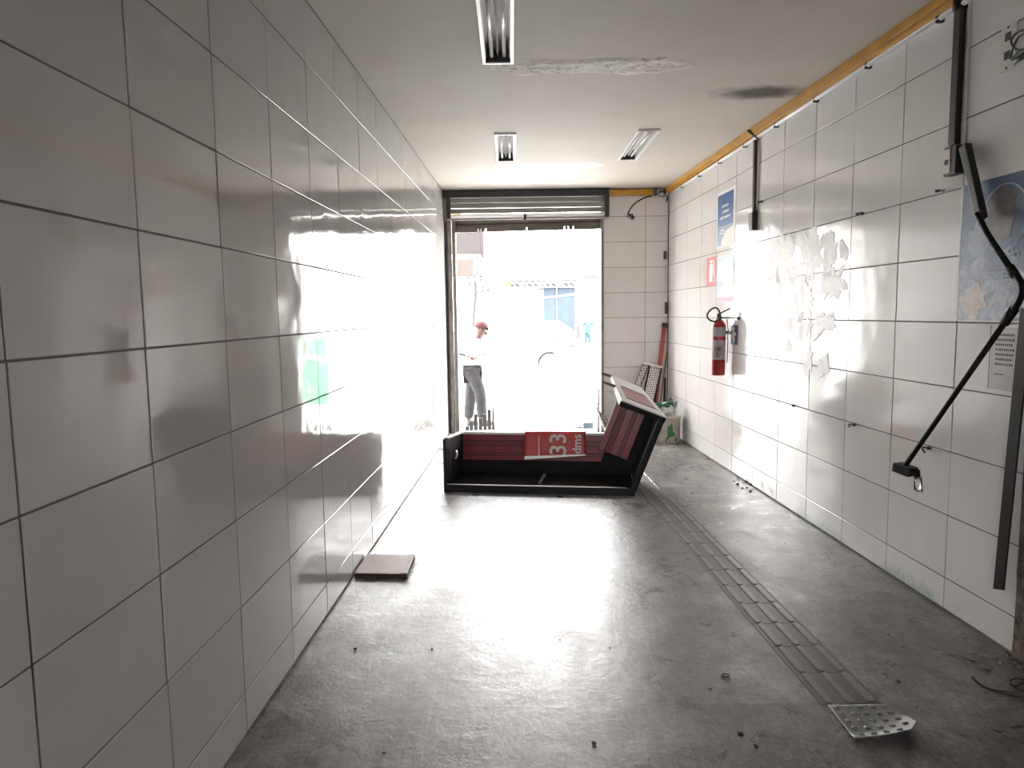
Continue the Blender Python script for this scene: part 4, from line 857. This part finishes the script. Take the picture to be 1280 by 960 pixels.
# ---------------------------------------------------------------- debris
def crumb(px, py, s_, mt, label, sd, name='mortar_crumb', cat='debris', group='crumbs on the floor'):
    mb = MB(); bmesh.ops.create_icosphere(mb.bm, subdivisions=2, radius=s_)
    for v in mb.bm.verts: v.co *= 1+0.6*noise.noise(v.co/s_*1.3+Vector((sd, 0, 0))); v.co.z *= 0.5
    lo = min(v.co.z for v in mb.bm.verts); q = fl(px, py)
    for v in mb.bm.verts: v.co.z -= lo; v.co += q
    tag(mb.build(name, mt), label, cat, group)
for k, (x, y_) in enumerate([(918, 602), (923, 600), (922, 606), (929, 604), (934, 610), (938, 606), (941, 612), (928, 611), (933, 603), (946, 612), (926, 597), (938, 615)]):
    crumb(x, y_, 0.007+0.004*((k*7) % 3), M['chunk'], 'small crumb of mortar lying at the foot of the far right wall', k*1.7, group='crumbs at the far foot of the right wall')
for k, (x, y_) in enumerate([(1219, 817), (1226, 821), (1214, 825), (1246, 823), (1252, 830), (1262, 822), (1268, 829), (1233, 836), (1275, 835), (1258, 816)]):
    crumb(x, y_, 0.008+0.005*((k*5) % 3), M['chunk'], 'small mortar crumb on the floor by the broken end of the tiling', k*2.3, group='crumbs by the broken tile end')
for k, (x, y_, s_) in enumerate([(888, 862, .009), (925, 918, .014), (945, 933, .010), (986, 892, .005), (1123, 853, .012), (982, 679, .006), (540, 812, .008), (444, 812, .012), (742, 930, .012), (480, 942, .008), (762, 810, .006), (700, 800, .005)]):
    crumb(x, y_, s_*0.75, M['dark_void'], 'small dark bit of dirt on the open concrete floor', k*3.1, 'dirt_bit', 'debris', 'dark bits on the open floor')
q = fl(909, 850); tag(MB().tube([(q.x+0.016*math.cos(a), q.y+0.03+0.016*math.sin(a), 0.005) for a in [2*PI*k/14 for k in range(14)]], 0.003, 6).build('rubber_ring', M['black_rubber'], None, smooth=True), 'small black ring lying on the floor left of the tactile strip', 'ring')
wp = [fl(x, y_, 0.006+h_) for x, y_, h_ in ((1215, 846, .012), (1224, 855, 0), (1240, 862, 0), (1262, 866, 0), (1290, 872, 0))]
t = thing('loose_cable', 'black loose cable snaking on the floor at the near right edge', 'cable', tuple(wp[0]))
MB().tube(smoothpath(wp), 0.005, 8).build('cable', M['black_rubber'], t, smooth=True)
MB().tube(smoothpath([fl(x, y_, 0.01+h_) for x, y_, h_ in ((1300, 868, 0), (1275, 862, .01), (1262, 853, .02), (1270, 848, .02), (1282, 852, .01), (1268, 858, .0))]), 0.004, 8).build('coil', M['black_rubber'], t, smooth=True)

# ---------------------------------------------------------------- street outside
tag(MB().box(-14, 16, YE+0.2, 13.2, -0.27, -0.12).build('pavement', M['pavement']), kind='structure')
tag(MB().box(-60, 60, 13.2, 75, -0.42, -0.27).box(-60, 60, -40, YB-0.2, -0.42, -0.02).build('street_ground', M['asphalt']), kind='structure')
tag(MB().box(-14, DX0-0.02, YE+0.201, YE+0.4, -0.12, 5.5).box(DX1+0.02, 16, YE+0.201, YE+0.4, -0.12, 5.5).box(DX0-0.02, DX1+0.02, YE+0.201, YE+0.4, 2.95, 5.5).build('shop_front_wall', M['white_wall']), kind='structure')
def P(px, py, Y, dy=0.0): q = at(px, py, Y); return Vector((q.x, Y+dy, q.z))
def skinned(name, verts, edges, radii, mt, parent, sub=2, root=0):
    me = bpy.data.meshes.new(name); Wi = W(parent).inverted() if parent else Matrix.Identity(4)
    me.from_pydata([Wi @ Vector(v) for v in verts], edges, []); o = bpy.data.objects.new(name, me); S.collection.objects.link(o); o.parent = parent
    md = o.modifiers.new('skin', 'SKIN'); md.use_smooth_shade = True
    for i, r_ in enumerate(radii):
        sv = me.skin_vertices[0].data[i]; sv.radius = (r_, r_) if not isinstance(r_, tuple) else r_; sv.use_root = (i == root)
    ss = o.modifiers.new('sub', 'SUBSURF'); ss.levels = ss.render_levels = sub
    dg = bpy.context.evaluated_depsgraph_get(); me2 = bpy.data.meshes.new_from_object(o.evaluated_get(dg)); me2.name = name
    o.modifiers.clear(); o.data = me2; me2.materials.clear(); me2.materials.append(mt)
    for p_ in me2.polygons: p_.use_smooth = True
    return o
YP = 10.35; GZ = -0.12
def walker():
    foot1 = P(589, 533, YP, 0.08); t = thing('person', 'person in red cap, white shirt and charcoal trousers walking past outside the door', 'person', (foot1.x, YP, GZ))
    pel = P(591, 463, YP); ch = P(594, 436, YP); nk = P(598.5, 421, YP); hd = P(602, 413, YP); 
    hipL, hipR = pel+Vector((0, .09, -.04)), pel+Vector((0, -.09, -.04))
    kL = P(588, 496, YP, .10); aL = P(585, 527, YP, .09); kR = P(601, 491, YP, -.09); aR = P(603, 519, YP, -.09)
    aL.z = max(aL.z, GZ+.085); aR.z = GZ+0.12
    toeL, toeR = aL+Vector((.15, 0, -.05)), aR+Vector((.15, 0, -.03))
    shL, shR = ch+Vector((.02, .17, .07)), ch+Vector((.02, -.17, .07))
    elR, elL = P(590, 448, YP, -.22), P(592, 448, YP, .20); wrR, wrL = P(598.5, 444, YP, -.12), P(599, 445, YP, .10)
    hR, hL = P(602, 442.5, YP, -.06), P(602, 443.5, YP, .04)
    V = [pel, ch, nk, hd, hd+Vector((.01, 0, .075)), hipL, kL, aL, toeL, hipR, kR, aR, toeR, shL, elL, wrL, hL, shR, elR, wrR, hR]
    Ed = [(0, 1), (1, 2), (2, 3), (3, 4), (0, 5), (5, 6), (6, 7), (7, 8), (0, 9), (9, 10), (10, 11), (11, 12), (1, 13), (13, 14), (14, 15), (15, 16), (1, 17), (17, 18), (18, 19), (19, 20)]
    Rr = [.115, .12, .048, .088, .08, .085, .055, .038, .03, .085, .055, .038, .03, .055, .038, .028, .03, .055, .038, .028, .03]
    # fingers and thumbs, each a chain of its own rooted in the palm
    for hnd, sg in ((15+1, 1), (20, -1)):
        c0 = V[hnd]
        for f_ in range(4):
            a = c0+Vector((.025, (f_-1.5)*0.02, .006)); V += [a, a+Vector((.03+.004*(f_ % 3), 0, -.012)), a+Vector((.048, -sg*.004, -.034))]; n0 = len(V)-3
            Ed += [(hnd, n0), (n0, n0+1), (n0+1, n0+2)]; Rr += [.010, .0095, .008]
        a = c0+Vector((.005, sg*-.03, .018)); V += [a, a+Vector((.028, 0, .012))]; n0 = len(V)-2; Ed += [(hnd, n0), (n0, n0+1)]; Rr += [.011, .009]
    skinned('body', V, Ed, Rr, M['skin'], t)
    # face: nose, chin, ear
    mb = MB(); 
    for c_, s_ in ((hd+Vector((.088, 0, .02)), (.02, .014, .024)), (hd+Vector((.06, 0, -.045)), (.035, .035, .025)), (hd+Vector((0, -.078, .02)), (.016, .01, .03)), (hd+Vector((0, .078, .02)), (.016, .01, .03))):
        r_ = bmesh.ops.create_icosphere(mb.bm, subdivisions=2, radius=1)['verts']
        for v in r_: v.co = Vector((v.co.x*s_[0], v.co.y*s_[1], v.co.z*s_[2]))+c_
    mb.build('face_features', M['skin'], t, smooth=True)
    for sy in (-.03, .03): 
        mb = MB(); r_ = bmesh.ops.create_icosphere(mb.bm, subdivisions=1, radius=.009)['verts']
        for v in r_: v.co += hd+Vector((.076, sy, .042))
        mb.build('eye', M['print_dark'], t)
    skinned('shirt', [pel+Vector((0, 0, -.03)), pel+Vector((.005, 0, .06)), ch, ch+Vector((.03, 0, .16)), shL, elL.lerp(shL, .1), shR, elR.lerp(shR, .1)], [(0, 1), (1, 2), (2, 3), (2, 4), (4, 5), (2, 6), (6, 7)], [.135, .135, .145, .075, .085, .07, .085, .07], M['shirt'], t)
    skinned('trousers', [pel+Vector((0, 0, -.03)), hipL, kL, aL+Vector((0, 0, .02)), hipR, kR, aR+Vector((0, 0, .02))], [(0, 1), (1, 2), (2, 3), (0, 4), (4, 5), (5, 6)], [.135, .118, .092, .078, .118, .09, .078], M['jeans'], t)
    for a, tt in ((aL, toeL), (aR, toeR)):
        skinned('shoe', [a+Vector((-.04, 0, -.045)), a+Vector((.06, 0, -.045)), tt+Vector((0, 0, -.005))], [(0, 1), (1, 2)], [.04, .045, .035], M['shoe'], t)
    mb = MB(); c0 = hd+Vector((0, 0, .055)); mb.lathe([(.098, -.015), (.102, .01), (.09, .05), (.055, .082), (.01, .092)], c0, 20)
    cap_ = mb.build('cap', M['cap'], t, smooth=True)
    mb = MB(); q = [(c0.x+.06+.11*math.cos(a), c0.y+.085*math.sin(a), c0.z-.012-.03*math.cos(a)) for a in [-PI/2+PI*k/12 for k in range(13)]]; mb.prism(q, (0, 0, .008)); mb.build('visor', M['cap'], cap_)
    return t
walker()
# folded gate bars outside, left
t = thing('folded_gate', 'folded dark metal gate bars standing outside the left door jamb', 'gate', (-0.45, 9.75, GZ))
for k, (x, top) in enumerate(((584, 533), (589, 527), (594.5, 518), (600.5, 523), (606, 518), (611.5, 512), (616, 500))):
    q = at(x, top, 9.62); MB().hexa([(q.x-.026, 9.62, GZ), (q.x+.026, 9.62, GZ), (q.x+.026, 9.65, GZ), (q.x-.026, 9.65, GZ)], [(q.x-.025 if k < 6 else q.x-.004, 9.62, q.z), (q.x+.025 if k < 6 else q.x+.006, 9.62, q.z), (q.x+.025 if k < 6 else q.x+.006, 9.65, q.z), (q.x-.025 if k < 6 else q.x-.004, 9.65, q.z)]).build('gate_bar', M['gate_metal'], t, bevel=0.004)
MB().box(at(582, 540, 9.66).x, at(618, 540, 9.66).x, 9.655, 9.67, GZ+.02, GZ+.05).build('cross_bar', M['gate_metal'], t)
# louvred panel outside, right
t = thing('louvre_panel', 'grey louvred slat panel leaning inside the right door jamb behind the counter', 'panel', (1.19, 9.05, 0))
for k in range(9):
    y_ = 511+k*3.8; xl = 747.0+k*1.1; q0, q1 = at(xl, y_, 9.06), at(xl+9+k*0.5, y_+12-k*0.9, 9.03)
    MB().hexa([q0, q1, q1+Vector((0, .02, -.03)), q0+Vector((0, .02, -.03))], [q0+Vector((0, .03, .012)), q1+Vector((0, .03, .012)), q1+Vector((0, .05, -.02)), q0+Vector((0, .05, -.02))]).build('slat', M['slat_grey'], t)
q0, q1 = at(745, 508, 9.09), at(758, 546, 9.05); q1.z = 0.012
MB().tube([q0, q1], 0.012, 8).build('side_rail', M['white_edge'], t)
q0, q1 = at(757, 522, 9.09), at(769, 546, 9.05); q1.z = 0.012
MB().tube([q0, q1], 0.012, 8).build('side_rail', M['slat_grey'], t)
q0, q1 = at(748.5, 459, 9.12), at(748, 520, 9.12); q1.z = 0
t = thing('hooked_rod', 'thin upright metal rod with a side hook beside the right door jamb', 'rod', (q1.x, 9.12, 0))
MB().tube([q0, at(748, 487, 9.12)], 0.006, 8).build('thin_end', M['rail'], t, smooth=True)
MB().tube([at(748, 486, 9.12), q1], 0.013, 8).build('shaft', M['rail'], t, smooth=True)
MB().tube([at(748, 505, 9.12), at(743, 506, 9.12), at(740.5, 502, 9.12)], 0.008, 8).build('hook', M['rail'], t, smooth=True)
q = at(735.5, 539, 9.8); tag(MB().box(q.x-.07, q.x+.07, 9.8, 10.0, GZ, q.z+.12).build('blue_box', M['blue_box'], None, bevel=0.006), 'slate-blue plastic box on the pavement outside the right of the doorway', 'box')
tag(MB().tube([at(692, 535.5, 9.95), at(729, 534.5, 9.95)], [.006, .014], 8).build('stick', M['gate_metal']), 'thin dark stick lying on the pavement left of the blue box', 'stick')
# projecting signs
t = thing('projecting_sign', 'dark brown projecting signboard seen at the top left of the doorway', 'sign', tuple(at(585, 305, 12)))
q0, q1 = at(540, 292, 12), at(601, 317, 12); MB().box(-3.4, q0.x, 12.1, 12.16, q1.z+.1, q1.z+.2).build('arm', M['brown_sign'], t); MB().box(q0.x, q1.x, 12, 12.25, q1.z, q0.z+.2).build('board', M['brown_sign'], t, bevel=.01)
MB().box(q1.x, q1.x+.05, 12.0, 12.2, at(601, 322, 12).z, q0.z+.2).build('edge_trim', M['brown_sign'], t)
t = thing('projecting_sign', 'smaller beige-pink signboard hanging under the dark brown one outside', 'sign', tuple(at(580, 335, 16)))
q0, q1 = at(545, 324, 16), at(592, 345, 16); MB().box(-3.4, q0.x, 16.1, 16.16, q1.z+.1, q1.z+.2).build('arm', M['pinkish_sign'], t); MB().box(q0.x, q1.x, 16, 16.3, q1.z, q0.z).build('board', M['pinkish_sign'], t, bevel=.01)
# facade the signs hang from (left of the street, side on)
tag(MB().box(-14, -3.4, 12.0, 16.6, -0.27, 4.6).build('neighbour_building', M['white_wall']), 'white neighbouring building at the left beyond the doorway', 'building')
# yellow awning and green kiosk stand beside the door and show in the tile reflections
t = thing('yellow_awning', 'yellow cloth awning outside, above and left of the doorway', 'awning', (-1.7, 12, 3.0))
MB().hexa([(-3.4, 12.4, 3.9), (-3.4, 14.6, 3.9), (-3.4, 14.6, 3.95), (-3.4, 12.4, 3.95)], [(-0.85, 12.4, 3.25), (-0.85, 14.6, 3.25), (-0.85, 14.6, 3.3), (-0.85, 12.4, 3.3)]).build('cloth', M['yellow_ext'], t)
MB().box(-0.86, -0.84, 12.4, 14.6, 3.17, 3.3).build('valance', M['yellow_ext'], t)
t = thing('green_kiosk', 'low green street kiosk outside to the right of the doorway', 'kiosk', (2.7, 14.4, -0.27))
MB().box(2.35, 3.0, 14, 14.8, -0.27, 1.15).build('body', M['green_ext'], t, bevel=.03)
MB().box(2.3, 3.05, 13.95, 14.9, 1.15, 1.22).build('roof', M['white_wall'], t, bevel=.02)
MB().box(2.4, 2.95, 13.9, 14.0, 0.7, 0.75).build('counter', M['white_wall'], t)
# sparse street tree
t = thing('street_tree', 'thin street tree with sparse leaves behind the signboards', 'tree', (at(592, 400, 30).x, 30, -0.27))
tx = at(594, 400, 30).x
MB().tube(smoothpath([(tx-.1, 30, -0.27), (tx-.05, 30, 1.5), (at(594.5, 372, 30).x, 30, at(594.5, 372, 30).z), (at(594, 350, 30).x, 30, at(594, 350, 30).z)]), [.07]*18+[.04], 8).build('trunk', M['bark'], t, smooth=True)
for a, b in (((603, 368), (608, 345)), ((603, 368), (602, 342)), ((595, 360), (603, 343)), ((595, 358), (590, 340))): MB().tube([P(*a, 30), P(*b, 30)], .025, 6).build('branch', M['bark'], t)
mb = MB(); rr = random.Random(4)
for k in range(110):
    q = P(rr.uniform(585, 613), rr.gauss(348, 9) if k % 2 else rr.uniform(335, 376), 30, rr.uniform(-.7, .7)); s_ = rr.uniform(.05, .12)
    n_ = Vector((rr.uniform(-1, 1), rr.uniform(-1, 1), rr.uniform(-1, 1))).normalized(); e = n_.orthogonal().normalized()*s_; f_ = n_.cross(e)*0.5
    mb.face([q-e, q+f_, q+e, q-f_])
tag(mb.build('leaves', M['leafy'], t), kind='stuff')
# canopy with truss and blue shed
YT = 40.0
t = thing('trussed_canopy', 'long canopy with a white lattice truss over a blue panel across the street', 'canopy', (at(680, 400, YT).x, YT, -0.27))
x0, x1 = at(631, 350, YT).x, at(722, 350, YT).x; zt, z1, zb3 = at(680, 347, YT).z, at(680, 352, YT).z, at(680, 359, YT).z
MB().box(x0, x1, YT+.3, YT+6, zb3, zt+.0).build('fascia', M['canopy_grey'], t)
for z in (zt-.10, z1-.05, zb3): MB().box(x0, x1, YT, YT+.1, z-.03, z+.03).build('chord', M['truss_white'], t)
n = 12
for k in range(n):
    a, b = x0+(x1-x0)*k/n, x0+(x1-x0)*(k+1)/n
    MB().tube([(a, YT+.05, z1), (b, YT+.05, zb3)], .035, 6).build('web_bar', M['truss_white'], t)
    if k % 3 == 0: MB().box(a-.03, a+.03, YT, YT+.1, zb3, zt).build('web_post', M['truss_white'], t)
q0, q1 = at(631, 352, YT-.05), at(639, 358, YT-.05); MB().box(q0.x, q1.x, YT-.06, YT-.01, q1.z, q0.z).build('yellow_badge', mat('yellow_badge', (.06, .04, .006), .7), t)
q0, q1 = at(680, 360, YT), at(720, 394, YT); pan = MB().box(q0.x, q1.x, YT+.5, YT+5, -0.27, q0.z).build('blue_panel', M['canopy_blue'], t)
MB().box(q0.x+1.6*0.45, q0.x+0.76, YT+.40, YT+.5, -0.27, q0.z).build('panel_seam', M['truss_white'], pan)
mb = MB(); z_ = at(700, 371, YT).z; mb.hexa([(q0.x, YT+.42, z_-.08), (q0.x, YT+.5, z_-.08), (q0.x, YT+.5, z_), (q0.x, YT+.42, z_)], [(q1.x, YT+.42, z_+.1), (q1.x, YT+.5, z_+.1), (q1.x, YT+.5, z_+.2), (q1.x, YT+.42, z_+.2)]); mb.build('pale_stripe', M['truss_white'], pan)
q0, q1 = at(728, 346, YT), at(747, 370, YT)
t = thing('small_canopy', 'small pale canopy beside the blue panel across the street', 'canopy', (q0.x, YT, -0.27))
MB().box(q0.x, q1.x, YT, YT+3, q0.z-.1, q0.z+.1).build('roof', M['canopy_grey'], t)
MB().box(q0.x+.1, q1.x-.1, YT+.1, YT+.2, at(730, 369, YT).z, at(730, 360, YT).z).build('sign_panel', mat('pale_cyan_panel', (.045, .065, .075), .7), t)
for xx in (q0.x+.05, q1.x-.1): MB().box(xx, xx+.06, YT+.1, YT+.2, -0.27, q0.z).build('post', M['truss_white'], t)
# white cars
def car(label, x, y, L=4.2, flip=1, group=None):
    t = thing('car', label, 'car', (x, y, -0.27), 0 if flip == 1 else PI, group)
    Mc = Matrix.Translation((x, y, -0.27)) @ (Matrix.Identity(4) if flip == 1 else Matrix.Rotation(PI, 4, 'Z'))
    h = L/2; wh = 1.35
    def arch(cx): return [(cx+0.36*math.cos(a), 0.32+0.36*math.sin(a)) for a in [PI-PI*k/10 for k in range(11)]]
    low = [(-h, .25)]+[(-wh-.36, .25)]+arch(-wh)+[(-wh+.36, .25), (wh-.36, .25)]+arch(wh)+[(wh+.36, .25), (h, .25), (h+.02, .55), (h-.1, .78), (h-.95, .92), (h-1.55, 1.36), (h-2.0, 1.43), (-h+.9, 1.42), (-h+.25, .98), (-h, .8)]
    MB(Mc).prism([(a, -.82, b) for a, b in low], (0, 1.64, 0)).build('body', M['car_white'], t, bevel=0.02)
    MB(Mc).prism([(h-1.05, -.826, .95), (h-1.6, -.826, 1.32), (h-2.0, -.826, 1.36), (-h+1.0, -.826, 1.35), (-h+.5, -.826, .98)], (0, .02, 0)).build('side_window', M['car_white'] if False else mat('hazy_glass', (.35, .36, .37), .1), t)
    for cx in (-wh, wh):
        for sy in (-.80, .80):
            wv = MB(Mc).tube([(cx, sy-.09, .31), (cx, sy+.09, .31)], .31, 24).build('wheel', M['car_dark'] if False else mat('tyre', (.09, .09, .09), .7), t, smooth=False)
            MB(Mc).tube([(cx, sy-.095, .31), (cx, sy+.095, .31)], .19, 20).build('hubcap', M['white_edge'], wv)
        MB(Mc).prism([(cx+r_*math.cos(a), -.823, .32+r_*math.sin(a)) for r_, rng in ((.37, range(11)), (.325, range(10, -1, -1))) for a in [PI*.27+PI*.46*k/10 for k in rng]], (0, .3, 0)).build('arch_liner', M['car_dark'], t)
    for sx in (h-.06,): MB(Mc).box(sx, sx+.08, -.7, -.4, .6, .72).build('headlamp', M['white_enamel'], t)
car('white hatchback parked across the street, its wheel arch just visible', at(687, 450, 21).x-1.35, 21.9)
car('white car parked far across the street near the blue panel', at(668, 400, 36).x, 36, flip=-1)
# far pedestrian in cyan
def far_person(px, py, Y):
    b = at(px, py, Y); b.z = -0.27; t = thing('person', 'distant person in cyan clothes standing beside a dark chair across the street', 'person', tuple(b))
    skinned('body', [b+Vector(v) for v in ((0, 0, .85), (0, 0, 1.25), (0, 0, 1.42), (0, 0, 1.55), (.1, 0, .5), (.11, 0, .08), (-.1, 0, .5), (-.11, 0, .08), (.2, 0, 1.3), (.27, 0, 1.02), (.25, -.1, .8), (-.2, 0, 1.3), (-.27, 0, 1.02), (-.25, -.1, .8))], [(0, 1), (1, 2), (2, 3), (0, 4), (4, 5), (0, 6), (6, 7), (1, 8), (8, 9), (9, 10), (1, 11), (11, 12), (12, 13)], [.13, .14, .05, .1, .08, .06, .08, .06, .06, .045, .035, .06, .045, .035], M['skin'], t)
    skinned('clothes', [b+Vector(v) for v in ((0, 0, .8), (0, 0, 1.25), (.1, 0, .5), (.11, 0, .15), (-.1, 0, .5), (-.11, 0, .15), (.2, 0, 1.3), (.26, 0, 1.05), (-.2, 0, 1.3), (-.26, 0, 1.05))], [(0, 1), (0, 2), (2, 3), (0, 4), (4, 5), (1, 6), (6, 7), (1, 8), (8, 9)], [.17, .17, .11, .09, .11, .09, .09, .07, .09, .07], M['cyan_cloth'], t)
far_person(735, 427, 39)
c0 = at(717, 424, 38); c0.z = -0.27
t = thing('street_chair', 'dark grey office-like chair standing on the far side of the street', 'chair', tuple(c0))
MB().box(c0.x-.28, c0.x+.28, 38, 38.5, .15, .25).build('seat', M['gate_metal'], t, bevel=.03)
MB().box(c0.x+.2, c0.x+.32, 38, 38.5, .2, .85).build('backrest', M['gate_metal'], t, bevel=.03)
MB().tube([(c0.x, 38.25, -.25), (c0.x, 38.25, .2)], .03, 8).build('stem', M['gate_metal'], t)
MB().box(c0.x-.3, c0.x+.4, 38.1, 38.4, -.27, -.2).build('base', M['gate_metal'], t)
